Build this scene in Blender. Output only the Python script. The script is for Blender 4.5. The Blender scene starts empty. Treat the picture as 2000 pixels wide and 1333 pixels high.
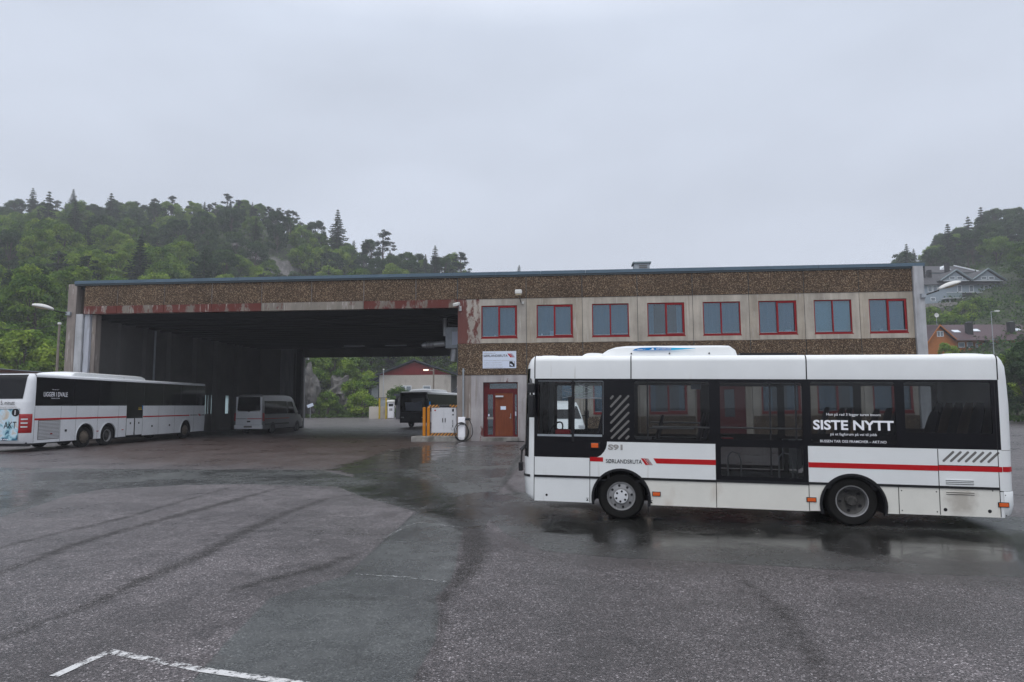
import bpy, bmesh, math, random
import numpy as np
from mathutils import Vector, Matrix
from mathutils.geometry import tessellate_polygon
R = math.radians
PI = math.pi
scn = bpy.context.scene
COL = scn.collection

# ------------------------------------------------------------------ camera
FPX, CAMH, HORIZ, ROLL = 1333.0, 1.85, 792.0, 0.0055
CX, CY = 1000.0, 666.5
PITCH = math.atan((HORIZ - CY) / FPX)
cam_d = bpy.data.cameras.new("camera")
cam = bpy.data.objects.new("camera", cam_d); COL.objects.link(cam)
cam_d.sensor_width = 36.0; cam_d.lens = 36.0 * FPX / 2000.0
cam_d.clip_start = 0.1; cam_d.clip_end = 3000
_c, _s, _cp, _sp = math.cos(ROLL), math.sin(ROLL), math.cos(PITCH), math.sin(PITCH)
def _cv(a, b, f): return Vector((a, f * _cp - b * _sp, f * _sp + b * _cp))
cam.matrix_world = Matrix.Translation((0, 0, CAMH)) @ Matrix((_cv(_c, -_s, 0), _cv(_s, _c, 0), -_cv(0, 0, 1))).transposed().to_4x4()
scn.camera = cam
def ray(x, y):
    a = (x - CX) / FPX; b = -(y - CY) / FPX
    a, b = a * _c + b * _s, -a * _s + b * _c
    return Vector((a, _cp - b * _sp, _sp + b * _cp))
def G(x, y, z=0.0):                      # point of the photograph on the ground
    r = ray(x, y); t = (z - CAMH) / r.z; return Vector((r.x * t, r.y * t, z))
def D(x, y, Y):                          # point of the photograph at depth Y
    r = ray(x, y); t = Y / r.y; return Vector((r.x * t, Y, CAMH + r.z * t))
def project(p):
    q = cam.matrix_world.inverted() @ Vector(p)
    return CX + FPX * q.x / -q.z, CY - FPX * q.y / -q.z
CAMINV = None

# ------------------------------------------------------------------ world, sun, exposure
SUN_EL, SUN_AZ = 52.0, 200.0             # azimuth the light comes from, clockwise from +Y
w = bpy.data.worlds.new("World"); scn.world = w; w.use_nodes = True
nt = w.node_tree; nt.nodes.clear()
def N(t, ty, **kw):
    n = t.nodes.new(ty)
    for k, v in kw.items(): setattr(n, k, v)
    return n
wo = N(nt, 'ShaderNodeOutputWorld'); bg = N(nt, 'ShaderNodeBackground')
sky = N(nt, 'ShaderNodeTexSky', sky_type='NISHITA', sun_disc=False)
sky.sun_elevation = R(SUN_EL); sky.sun_rotation = R(SUN_AZ)
tc = N(nt, 'ShaderNodeTexCoord'); sep = N(nt, 'ShaderNodeSeparateXYZ')
nt.links.new(tc.outputs['Generated'], sep.inputs[0])
rmp = N(nt, 'ShaderNodeValToRGB'); cr = rmp.color_ramp
cr.elements[0].position = 0.0; cr.elements[0].color = (.63, .68, .78, 1)
cr.elements[1].position = 1.0; cr.elements[1].color = (2.0, 2.05, 2.2, 1)
e = cr.elements.new(.22); e.color = (.645, .695, .80, 1)
e = cr.elements.new(.50); e.color = (.72, .79, .92, 1)
e = cr.elements.new(.72); e.color = (1.40, 1.45, 1.55, 1)
nt.links.new(sep.outputs['Z'], rmp.inputs[0])
mp = N(nt, 'ShaderNodeMapping'); mp.inputs['Scale'].default_value = (1.0, 1.0, 2.6)
nz = N(nt, 'ShaderNodeTexNoise'); nz.inputs['Scale'].default_value = 1.9; nz.inputs['Detail'].default_value = 5
nz.inputs['Roughness'].default_value = .45
nt.links.new(tc.outputs['Generated'], mp.inputs[0]); nt.links.new(mp.outputs[0], nz.inputs[0])
mr = N(nt, 'ShaderNodeMapRange'); mr.inputs['From Min'].default_value = .3; mr.inputs['From Max'].default_value = .7
mr.inputs['To Min'].default_value = .86; mr.inputs['To Max'].default_value = 1.10
nt.links.new(nz.outputs[0], mr.inputs[0])
sc_ = N(nt, 'ShaderNodeVectorMath', operation='SCALE')
nt.links.new(rmp.outputs[0], sc_.inputs[0]); nt.links.new(mr.outputs[0], sc_.inputs['Scale'])
sk = N(nt, 'ShaderNodeVectorMath', operation='SCALE'); sk.inputs['Scale'].default_value = .10
nt.links.new(sky.outputs[0], sk.inputs[0])
mx = N(nt, 'ShaderNodeMix', data_type='RGBA'); mx.inputs[0].default_value = .93
nt.links.new(sk.outputs[0], mx.inputs[6]); nt.links.new(sc_.outputs[0], mx.inputs[7])
nt.links.new(mx.outputs[2], bg.inputs[0]); nt.links.new(bg.outputs[0], wo.inputs[0])
bg.inputs[1].default_value = 1.0
sd = bpy.data.lights.new("sun", 'SUN'); sd.energy = 1.0; sd.angle = R(50); sd.color = (1, .97, .93)
so = bpy.data.objects.new("sun", sd); COL.objects.link(so)
az = R(SUN_AZ); el = R(SUN_EL)
so.rotation_euler = Vector((math.sin(az) * math.cos(el), math.cos(az) * math.cos(el), math.sin(el))).to_track_quat('Z', 'Y').to_euler()
scn.view_settings.view_transform = 'Standard'; scn.view_settings.look = 'None'
scn.view_settings.exposure = 0.0; scn.view_settings.gamma = 1.0
scn.cycles.max_bounces = 10; scn.cycles.transparent_max_bounces = 16
scn.cycles.volume_bounces = 1

# ------------------------------------------------------------------ materials
MATS = {}
def new_mat(name):
    m = bpy.data.materials.new(name); m.use_nodes = True; MATS[name] = m
    t = m.node_tree; return m, t, t.nodes['Principled BSDF']
def simple(name, col, rough=.5, metal=0, spec=.5, noise=0.0, nscale=3.0, coat=0, bump=0.0, bscale=30, streak=None, dirt=None):
    m, t, b = new_mat(name)
    b.inputs['Base Color'].default_value = (*col, 1); b.inputs['Roughness'].default_value = rough
    b.inputs['Metallic'].default_value = metal; b.inputs['Specular IOR Level'].default_value = (spec if rough < .4 or spec != .5 else .18)
    if coat: b.inputs['Coat Weight'].default_value = coat; b.inputs['Coat Roughness'].default_value = .06
    tcn = N(t, 'ShaderNodeTexCoord'); src = tcn.outputs['Object']
    if noise:
        n1 = N(t, 'ShaderNodeTexNoise'); n1.inputs['Scale'].default_value = nscale; n1.inputs['Detail'].default_value = 6
        n1.inputs['Roughness'].default_value = .65
        if streak:
            mpn = N(t, 'ShaderNodeMapping'); mpn.inputs['Scale'].default_value = streak
            t.links.new(src, mpn.inputs[0]); t.links.new(mpn.outputs[0], n1.inputs[0])
        else: t.links.new(src, n1.inputs[0])
        r = N(t, 'ShaderNodeMapRange'); r.inputs['From Min'].default_value = .25; r.inputs['From Max'].default_value = .75
        r.inputs['To Min'].default_value = 1 - noise; r.inputs['To Max'].default_value = 1 + noise * .6
        t.links.new(n1.outputs[0], r.inputs[0])
        s = N(t, 'ShaderNodeVectorMath', operation='SCALE'); s.inputs[0].default_value = col
        t.links.new(r.outputs[0], s.inputs['Scale'])
        last = s.outputs[0]
        if dirt:
            n2 = N(t, 'ShaderNodeTexNoise'); n2.inputs['Scale'].default_value = dirt[1]; n2.inputs['Detail'].default_value = 5
            mpn = N(t, 'ShaderNodeMapping'); mpn.inputs['Scale'].default_value = dirt[3]
            t.links.new(src, mpn.inputs[0]); t.links.new(mpn.outputs[0], n2.inputs[0])
            r2 = N(t, 'ShaderNodeMapRange'); r2.inputs['From Min'].default_value = dirt[2]; r2.inputs['From Max'].default_value = dirt[2] + .15
            t.links.new(n2.outputs[0], r2.inputs[0])
            mm = N(t, 'ShaderNodeMix', data_type='RGBA'); t.links.new(r2.outputs[0], mm.inputs[0])
            t.links.new(last, mm.inputs[6]); mm.inputs[7].default_value = (*dirt[0], 1); last = mm.outputs[2]
        t.links.new(last, b.inputs['Base Color'])
    if bump:
        n3 = N(t, 'ShaderNodeTexNoise'); n3.inputs['Scale'].default_value = bscale; n3.inputs['Detail'].default_value = 4
        t.links.new(src, n3.inputs[0])
        bp = N(t, 'ShaderNodeBump'); bp.inputs['Strength'].default_value = bump; bp.inputs['Distance'].default_value = .02
        t.links.new(n3.outputs[0], bp.inputs['Height']); t.links.new(bp.outputs[0], b.inputs['Normal'])
    return m
simple('white_paint', (.71, .73, .735), .32, noise=.07, nscale=1.3, coat=.35, dirt=((.50, .49, .46), 3.0, .66, (2.5, 1, .25)))
simple('cream_paint', (.67, .66, .61), .38, noise=.08, nscale=2.2, coat=.2, dirt=((.56, .52, .46), 2.2, .62, (1, 1, .5)))
_m = MATS['cream_paint']; t = _m.node_tree; b = t.nodes['Principled BSDF']; _src = b.inputs['Base Color'].links[0].from_socket
tcn = N(t, 'ShaderNodeTexCoord'); mpn = N(t, 'ShaderNodeMapping'); mpn.inputs['Location'].default_value = (-4.93 * 3.6, 0, -.50 * 3.2); mpn.inputs['Scale'].default_value = (3.6, 0, 3.2)
ln = N(t, 'ShaderNodeVectorMath', operation='LENGTH'); t.links.new(tcn.outputs['Object'], mpn.inputs[0]); t.links.new(mpn.outputs[0], ln.inputs[0])
n1 = N(t, 'ShaderNodeTexNoise'); n1.inputs['Scale'].default_value = 9; n1.inputs['Detail'].default_value = 6; t.links.new(tcn.outputs['Object'], n1.inputs[0])
ad = N(t, 'ShaderNodeMath', operation='ADD'); t.links.new(ln.outputs['Value'], ad.inputs[0]); t.links.new(n1.outputs[0], ad.inputs[1])
mr = N(t, 'ShaderNodeMapRange'); mr.inputs[1].default_value = 1.45; mr.inputs[2].default_value = .75; mr.inputs[3].default_value = 0; mr.inputs[4].default_value = .55; t.links.new(ad.outputs[0], mr.inputs[0])
mm = N(t, 'ShaderNodeMix', data_type='RGBA'); t.links.new(mr.outputs[0], mm.inputs[0]); t.links.new(_src, mm.inputs[6]); mm.inputs[7].default_value = (.24, .20, .16, 1); t.links.new(mm.outputs[2], b.inputs['Base Color'])
simple('old_white_paint', (.68, .70, .73), .4, noise=.10, nscale=1.3, coat=.2)
simple('grey_van_paint', (.16, .16, .165), .35, noise=.1, coat=.3)
simple('black_trim', (.010, .010, .012), .4, spec=.3)
simple('black_gloss', (.006, .006, .008), .12, spec=.22)
simple('dark_glass', (.005, .005, .006), .06, spec=.25)
simple('rubber', (.010, .0095, .009), .75, noise=.3, nscale=14, bump=.3, bscale=60)
simple('rubber_seam', (.02, .02, .022), .7)
simple('rim_silver', (.30, .30, .305), .4, metal=.35, noise=.25, nscale=9)
simple('rim_dark', (.07, .068, .065), .6, noise=.5, nscale=10)
simple('rim_rust', (.115, .095, .075), .6, noise=.4, nscale=10)
simple('hub_white', (.60, .61, .63), .4, noise=.1)
simple('red_stripe', (.42, .008, .012), .4)
simple('red_lamp', (.30, .008, .010), .15)
simple('orange_lamp', (.62, .10, .012), .2)
simple('lamp_clear', (.55, .56, .58), .12)
simple('letter_white', (.82, .83, .88), .5)
simple('letter_black', (.010, .011, .014), .5)
simple('letter_grey', (.30, .29, .28), .5)
simple('vent_grey', (.16, .155, .15), .6, noise=.3, nscale=40)
simple('sticker_blue', (.012, .19, .50), .4)
simple('sticker_cyan', (.02, .42, .70), .4)
simple('seat_fabric', (.030, .032, .050), .9)
simple('seat_fabric_tan', (.16, .10, .075), .9)
simple('interior_grey', (.12, .12, .13), .7)
simple('interior_dark', (.025, .025, .028), .8)
simple('steel_pole', (.35, .35, .36), .3, metal=.6)
simple('red_plastic', (.45, .02, .03), .4)
simple('red_frame', (.23, .006, .010), .42, noise=.15, nscale=4)
simple('dark_red_frame', (.11, .010, .012), .5, noise=.25, nscale=4)
simple('door_wood', (.17, .044, .017), .45, noise=.35, nscale=3, streak=(6, 6, .6))
simple('galvanised', (.34, .37, .40), .45, metal=.3, noise=.2, nscale=4)
simple('flashing', (.10, .15, .195), .42, noise=.18, nscale=.8, streak=(1, 1, 1))
simple('flashing_dark', (.05, .065, .075), .5)
simple('curtain', (.15, .31, .39), .9, noise=.06, nscale=1)
simple('blind', (.50, .66, .66), .8, noise=.05)
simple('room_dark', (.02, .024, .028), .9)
simple('bollard_orange', (.52, .19, .010), .45, noise=.12, nscale=6)
simple('post_yellow', (.48, .35, .03), .5, noise=.15)
simple('cabinet_grey', (.56, .57, .60), .45, noise=.06, nscale=3)
simple('charger_white', (.80, .80, .84), .35)
simple('cable_black', (.012, .012, .013), .5)
simple('old_concrete', (.25, .24, .225), .8, noise=.5, nscale=2.5, bump=.4, dirt=((.10, .095, .085), 1.5, .52, (1, 1, 1)))
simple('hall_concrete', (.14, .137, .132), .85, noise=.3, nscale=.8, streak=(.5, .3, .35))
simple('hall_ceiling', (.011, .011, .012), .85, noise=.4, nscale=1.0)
simple('pale_column', (.22, .225, .235), .8, noise=.3, nscale=1.5, streak=(3, 3, .3))
simple('white_column', (.42, .44, .49), .7, noise=.35, nscale=1.2, streak=(4, 4, .4), dirt=((.16, .15, .14), 2.0, .60, (2, 2, .3)))
simple('duct_metal', (.38, .39, .40), .4, metal=.5, noise=.25)
simple('render_cream', (.44, .41, .37), .8, noise=.14, nscale=.5, dirt=((.30, .27, .24), .7, .60, (1, 1, .4)))
simple('barn_red', (.17, .014, .014), .7, noise=.2, nscale=1.5, streak=(6, 6, .2))
simple('blue_steel', (.030, .040, .062), .55, noise=.2, nscale=1)
simple('roof_dark', (.045, .052, .064), .5, noise=.2, nscale=1)
simple('roof_mauve', (.072, .046, .052), .6, noise=.22, nscale=.5, bump=.4, bscale=4)
simple('roof_slate', (.052, .052, .058), .6, noise=.2, nscale=.4)
simple('house_orange', (.36, .125, .030), .75, noise=.15, nscale=1, streak=(1, 1, 4))
simple('house_grey', (.27, .32, .37), .75, noise=.1)
simple('house_trim', (.62, .65, .68), .6)
simple('trim_green_grey', (.20, .25, .27), .6)
simple('skylight', (.60, .66, .72), .15)
simple('window_far', (.16, .19, .22), .12)
simple('chimney_black', (.020, .020, .022), .7)
simple('stone_wall', (.13, .125, .118), .9, noise=.6, nscale=.8, bump=1.0, bscale=2)
simple('wood_pole', (.22, .19, .16), .85, noise=.3, nscale=3)
simple('brown_fascia', (.085, .038, .028), .7, noise=.3)
simple('bark', (.085, .070, .058), .9, noise=.4, nscale=3)
simple('camera_white', (.62, .62, .60), .5)
simple('lamp_lens', (.50, .42, .26), .3)
simple('mat_black', (.015, .015, .015), .95)
simple('sign_white', (.62, .68, .80), .45)
simple('sun_screen', (.30, .33, .40), .6, noise=.2, nscale=1)
simple('silver_pole', (.42, .44, .47), .45, metal=.3)
simple('dumper_grey', (.05, .05, .055), .6)

def glass(name, tint, gloss=.06, rough=.02):
    m, t, b = new_mat(name)
    t.nodes.remove(b); out = t.nodes['Material Output']
    tr = N(t, 'ShaderNodeBsdfTransparent'); tr.inputs[0].default_value = (*tint, 1)
    gl = N(t, 'ShaderNodeBsdfGlossy'); gl.inputs['Roughness'].default_value = rough; gl.inputs[0].default_value = (.9, .9, .9, 1)
    fr = N(t, 'ShaderNodeFresnel'); fr.inputs[0].default_value = 1.5
    mr = N(t, 'ShaderNodeMath', operation='MULTIPLY'); mr.inputs[1].default_value = gloss / .04
    mr.use_clamp = True
    mxs = N(t, 'ShaderNodeMixShader')
    t.links.new(fr.outputs[0], mr.inputs[0]); t.links.new(mr.outputs[0], mxs.inputs[0])
    t.links.new(tr.outputs[0], mxs.inputs[1]); t.links.new(gl.outputs[0], mxs.inputs[2]); t.links.new(mxs.outputs[0], out.inputs[0])
glass('bus_glass', (.47, .49, .50), .035)
glass('driver_glass', (.72, .75, .76), .035)
glass('window_glass', (.66, .82, .90), .10)

m, t, b = new_mat('frosted_glass')
tl = N(t, 'ShaderNodeBsdfTranslucent'); tl.inputs[0].default_value = (.75, .85, .85, 1); t.links.new(tl.outputs[0], t.nodes['Material Output'].inputs[0])
def emis(name, col, s):
    m, t, b = new_mat(name); b.inputs['Emission Color'].default_value = (*col, 1); b.inputs['Emission Strength'].default_value = s
    b.inputs['Base Color'].default_value = (*col, 1)
emis('lamp_glow', (1, .80, .62), 1.6)

# exposed aggregate panels
m, t, b = new_mat('aggregate')
tcn = N(t, 'ShaderNodeTexCoord')
v = N(t, 'ShaderNodeTexVoronoi'); v.inputs['Scale'].default_value = 36; t.links.new(tcn.outputs['Object'], v.inputs['Vector'])
r = N(t, 'ShaderNodeValToRGB'); c = r.color_ramp; c.interpolation = 'LINEAR'
c.elements[0].position = .0; c.elements[0].color = (.060, .040, .028, 1)
c.elements[1].position = 1; c.elements[1].color = (.50, .40, .28, 1)
for p, q in ((.35, (.085, .052, .032)), (.60, (.15, .092, .054)), (.80, (.26, .17, .10)), (.93, (.46, .35, .23))):
    e = c.elements.new(p); e.color = (*q, 1)
sp = N(t, 'ShaderNodeSeparateColor'); t.links.new(v.outputs['Color'], sp.inputs[0]); t.links.new(sp.outputs[0], r.inputs[0])
n1 = N(t, 'ShaderNodeTexNoise'); n1.inputs['Scale'].default_value = .6; n1.inputs['Detail'].default_value = 5
t.links.new(tcn.outputs['Object'], n1.inputs[0])
mr = N(t, 'ShaderNodeMapRange'); mr.inputs['From Min'].default_value = .3; mr.inputs['From Max'].default_value = .7
mr.inputs['To Min'].default_value = .72; mr.inputs['To Max'].default_value = 1.2; t.links.new(n1.outputs[0], mr.inputs[0])
dd = N(t, 'ShaderNodeMapRange'); dd.inputs['From Min'].default_value = .15; dd.inputs['From Max'].default_value = .6
dd.inputs['To Min'].default_value = 1.15; dd.inputs['To Max'].default_value = .45; t.links.new(v.outputs['Distance'], dd.inputs[0])
mu = N(t, 'ShaderNodeMath', operation='MULTIPLY'); t.links.new(mr.outputs[0], mu.inputs[0]); t.links.new(dd.outputs[0], mu.inputs[1])
s = N(t, 'ShaderNodeVectorMath', operation='SCALE'); t.links.new(r.outputs[0], s.inputs[0]); t.links.new(mu.outputs[0], s.inputs['Scale'])
t.links.new(s.outputs[0], b.inputs['Base Color']); b.inputs['Roughness'].default_value = .7; b.inputs['Specular IOR Level'].default_value = .2
bp = N(t, 'ShaderNodeBump'); bp.inputs['Strength'].default_value = .6; bp.inputs['Distance'].default_value = .02; bp.invert = True
t.links.new(v.outputs['Distance'], bp.inputs['Height']); t.links.new(bp.outputs[0], b.inputs['Normal'])

# streaked facade concrete with remains of red paint (redness: threshold of the paint patches)
def facade_concrete(name, redth, base=(.43, .39, .335), xfade=None):
    m, t, b = new_mat(name)
    tcn = N(t, 'ShaderNodeTexCoord'); src = tcn.outputs['Object']
    def noise(sc, scale, det=6, rough=.6):
        mpn = N(t, 'ShaderNodeMapping'); mpn.inputs['Scale'].default_value = sc
        n = N(t, 'ShaderNodeTexNoise'); n.inputs['Scale'].default_value = scale; n.inputs['Detail'].default_value = det
        n.inputs['Roughness'].default_value = rough
        t.links.new(src, mpn.inputs[0]); t.links.new(mpn.outputs[0], n.inputs[0]); return n.outputs[0]
    def mrange(x, a, bb, c, d):
        q = N(t, 'ShaderNodeMapRange'); t.links.new(x, q.inputs[0])
        for i, vv in enumerate((a, bb, c, d)): q.inputs[i + 1].default_value = vv
        return q.outputs[0]
    a1 = mrange(noise((1, 1, .14), 2.6), .3, .72, .74, 1.14)
    a2 = mrange(noise((1, 1, 1), .8), .3, .7, .78, 1.15)
    mu = N(t, 'ShaderNodeMath', operation='MULTIPLY'); t.links.new(a1, mu.inputs[0]); t.links.new(a2, mu.inputs[1])
    s = N(t, 'ShaderNodeVectorMath', operation='SCALE'); s.inputs[0].default_value = base; t.links.new(mu.outputs[0], s.inputs['Scale'])
    last = s.outputs[0]
    # brown runs
    k = mrange(noise((1, 1, .06), 3.6), .58, .72, 0, .50)
    mm = N(t, 'ShaderNodeMix', data_type='RGBA'); t.links.new(k, mm.inputs[0]); t.links.new(last, mm.inputs[6]); mm.inputs[7].default_value = (.13, .085, .055, 1); last = mm.outputs[2]
    k = mrange(noise((1, 1, .06), 6.0), .60, .70, 0, .5)
    mm = N(t, 'ShaderNodeMix', data_type='RGBA'); t.links.new(k, mm.inputs[0]); t.links.new(last, mm.inputs[6]); mm.inputs[7].default_value = (.56, .54, .50, 1); last = mm.outputs[2]
    if redth:
        nn = noise((1, 1, .45), 1.3, 8, .7)
        if xfade:
            sx_ = N(t, 'ShaderNodeSeparateXYZ'); t.links.new(src, sx_.inputs[0]); ad_ = N(t, 'ShaderNodeMath', operation='MULTIPLY_ADD')
            t.links.new(sx_.outputs[0], ad_.inputs[0]); ad_.inputs[1].default_value = -xfade; t.links.new(nn, ad_.inputs[2]); nn = ad_.outputs[0]
        k = mrange(nn, redth, redth + .05, 0, .9)
        mm = N(t, 'ShaderNodeMix', data_type='RGBA'); t.links.new(k, mm.inputs[0]); t.links.new(last, mm.inputs[6]); mm.inputs[7].default_value = (.115, .022, .017, 1); last = mm.outputs[2]
        k = mrange(noise((1, 1, .12), 6.3), .60, .66, 0, .8)
        mm = N(t, 'ShaderNodeMix', data_type='RGBA'); t.links.new(k, mm.inputs[0]); t.links.new(last, mm.inputs[6]); mm.inputs[7].default_value = (.42, .39, .36, 1); last = mm.outputs[2]
    t.links.new(last, b.inputs['Base Color']); b.inputs['Roughness'].default_value = .8; b.inputs['Specular IOR Level'].default_value = .2
    n3 = N(t, 'ShaderNodeTexNoise'); n3.inputs['Scale'].default_value = 20; t.links.new(src, n3.inputs[0])
    bp = N(t, 'ShaderNodeBump'); bp.inputs['Strength'].default_value = .25; bp.inputs['Distance'].default_value = .01
    t.links.new(n3.outputs[0], bp.inputs['Height']); t.links.new(bp.outputs[0], b.inputs['Normal'])
facade_concrete('facade_concrete', None)
facade_concrete('facade_concrete_warm', .70, (.39, .345, .285))
facade_concrete('peeling_red', .36, (.38, .35, .31), xfade=.16)
facade_concrete('red_beam', .425, (.20, .175, .15))
facade_concrete('beam_concrete', .56, (.25, .225, .195))
facade_concrete('door_concrete', .58, (.36, .34, .345))
facade_concrete('brown_concrete', .62, (.27, .235, .215))
facade_concrete('end_concrete', None, (.42, .43, .45))

# black and orange hazard stripes
m, t, b = new_mat('hazard_stripes')
tcn = N(t, 'ShaderNodeTexCoord'); sx = N(t, 'ShaderNodeSeparateXYZ'); t.links.new(tcn.outputs['Object'], sx.inputs[0])
ad = N(t, 'ShaderNodeMath', operation='SUBTRACT'); t.links.new(sx.outputs['X'], ad.inputs[0]); t.links.new(sx.outputs['Z'], ad.inputs[1])
ml = N(t, 'ShaderNodeMath', operation='MULTIPLY'); ml.inputs[1].default_value = 5.6; t.links.new(ad.outputs[0], ml.inputs[0])
fr = N(t, 'ShaderNodeMath', operation='FRACT'); t.links.new(ml.outputs[0], fr.inputs[0])
gt = N(t, 'ShaderNodeMath', operation='GREATER_THAN'); gt.inputs[1].default_value = .5; t.links.new(fr.outputs[0], gt.inputs[0])
mm = N(t, 'ShaderNodeMix', data_type='RGBA'); t.links.new(gt.outputs[0], mm.inputs[0]); mm.inputs[6].default_value = (.02, .015, .012, 1); mm.inputs[7].default_value = (.55, .23, .03, 1)
t.links.new(mm.outputs[2], b.inputs['Base Color'])

# rear advert: pale blue and teal shapes
m, t, b = new_mat('advert_print')
tcn = N(t, 'ShaderNodeTexCoord'); n1 = N(t, 'ShaderNodeTexNoise'); n1.inputs['Scale'].default_value = 1.7; n1.inputs['Detail'].default_value = 3
n1.inputs['Distortion'].default_value = 1.5
t.links.new(tcn.outputs['Object'], n1.inputs[0]); r = N(t, 'ShaderNodeValToRGB'); c = r.color_ramp
c.elements[0].position = .34; c.elements[0].color = (.015, .03, .09, 1); c.elements[1].position = .70; c.elements[1].color = (.50, .44, .36, 1)
for p, q in ((.40, (.03, .16, .25)), (.46, (.30, .52, .60)), (.56, (.52, .66, .76))):
    e = c.elements.new(p); e.color = (*q, 1)
t.links.new(n1.outputs[0], r.inputs[0]); t.links.new(r.outputs[0], b.inputs['Base Color']); b.inputs['Roughness'].default_value = .4

def leafmat(name, c0, c1, c2):
    m, t, b = new_mat(name)
    at = N(t, 'ShaderNodeAttribute', attribute_name='tint'); oi = N(t, 'ShaderNodeObjectInfo')
    a = N(t, 'ShaderNodeMath', operation='MULTIPLY_ADD'); a.inputs[1].default_value = .42; t.links.new(oi.outputs['Random'], a.inputs[0])
    g = N(t, 'ShaderNodeMath', operation='MULTIPLY'); g.inputs[1].default_value = .58; t.links.new(at.outputs['Fac'], g.inputs[0]); t.links.new(g.outputs[0], a.inputs[2])
    r = N(t, 'ShaderNodeValToRGB'); c = r.color_ramp
    c.elements[0].color = (*c0, 1); c.elements[0].position = .12; c.elements[1].color = (*c2, 1); c.elements[1].position = .9
    e = c.elements.new(.5); e.color = (*c1, 1)
    t.links.new(a.outputs[0], r.inputs[0]); t.links.new(r.outputs[0], b.inputs['Base Color'])
    b.inputs['Roughness'].default_value = .6; b.inputs['Specular IOR Level'].default_value = .10
    tl = N(t, 'ShaderNodeBsdfTranslucent'); mxs = N(t, 'ShaderNodeMixShader'); mxs.inputs[0].default_value = .30
    out = t.nodes['Material Output']
    t.links.new(r.outputs[0], tl.inputs[0]); t.links.new(b.outputs[0], mxs.inputs[1]); t.links.new(tl.outputs[0], mxs.inputs[2]); t.links.new(mxs.outputs[0], out.inputs[0])
leafmat('leaf_green', (.034, .080, .014), (.100, .185, .022), (.25, .34, .040))
leafmat('leaf_dark', (.016, .038, .014), (.036, .078, .024), (.075, .13, .034))
leafmat('needle', (.012, .028, .014), (.026, .052, .022), (.050, .085, .032))
leafmat('pine_needle', (.012, .026, .016), (.028, .048, .026), (.052, .075, .040))
leafmat('undergrowth', (.020, .048, .012), (.055, .11, .020), (.12, .19, .035))

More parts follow.
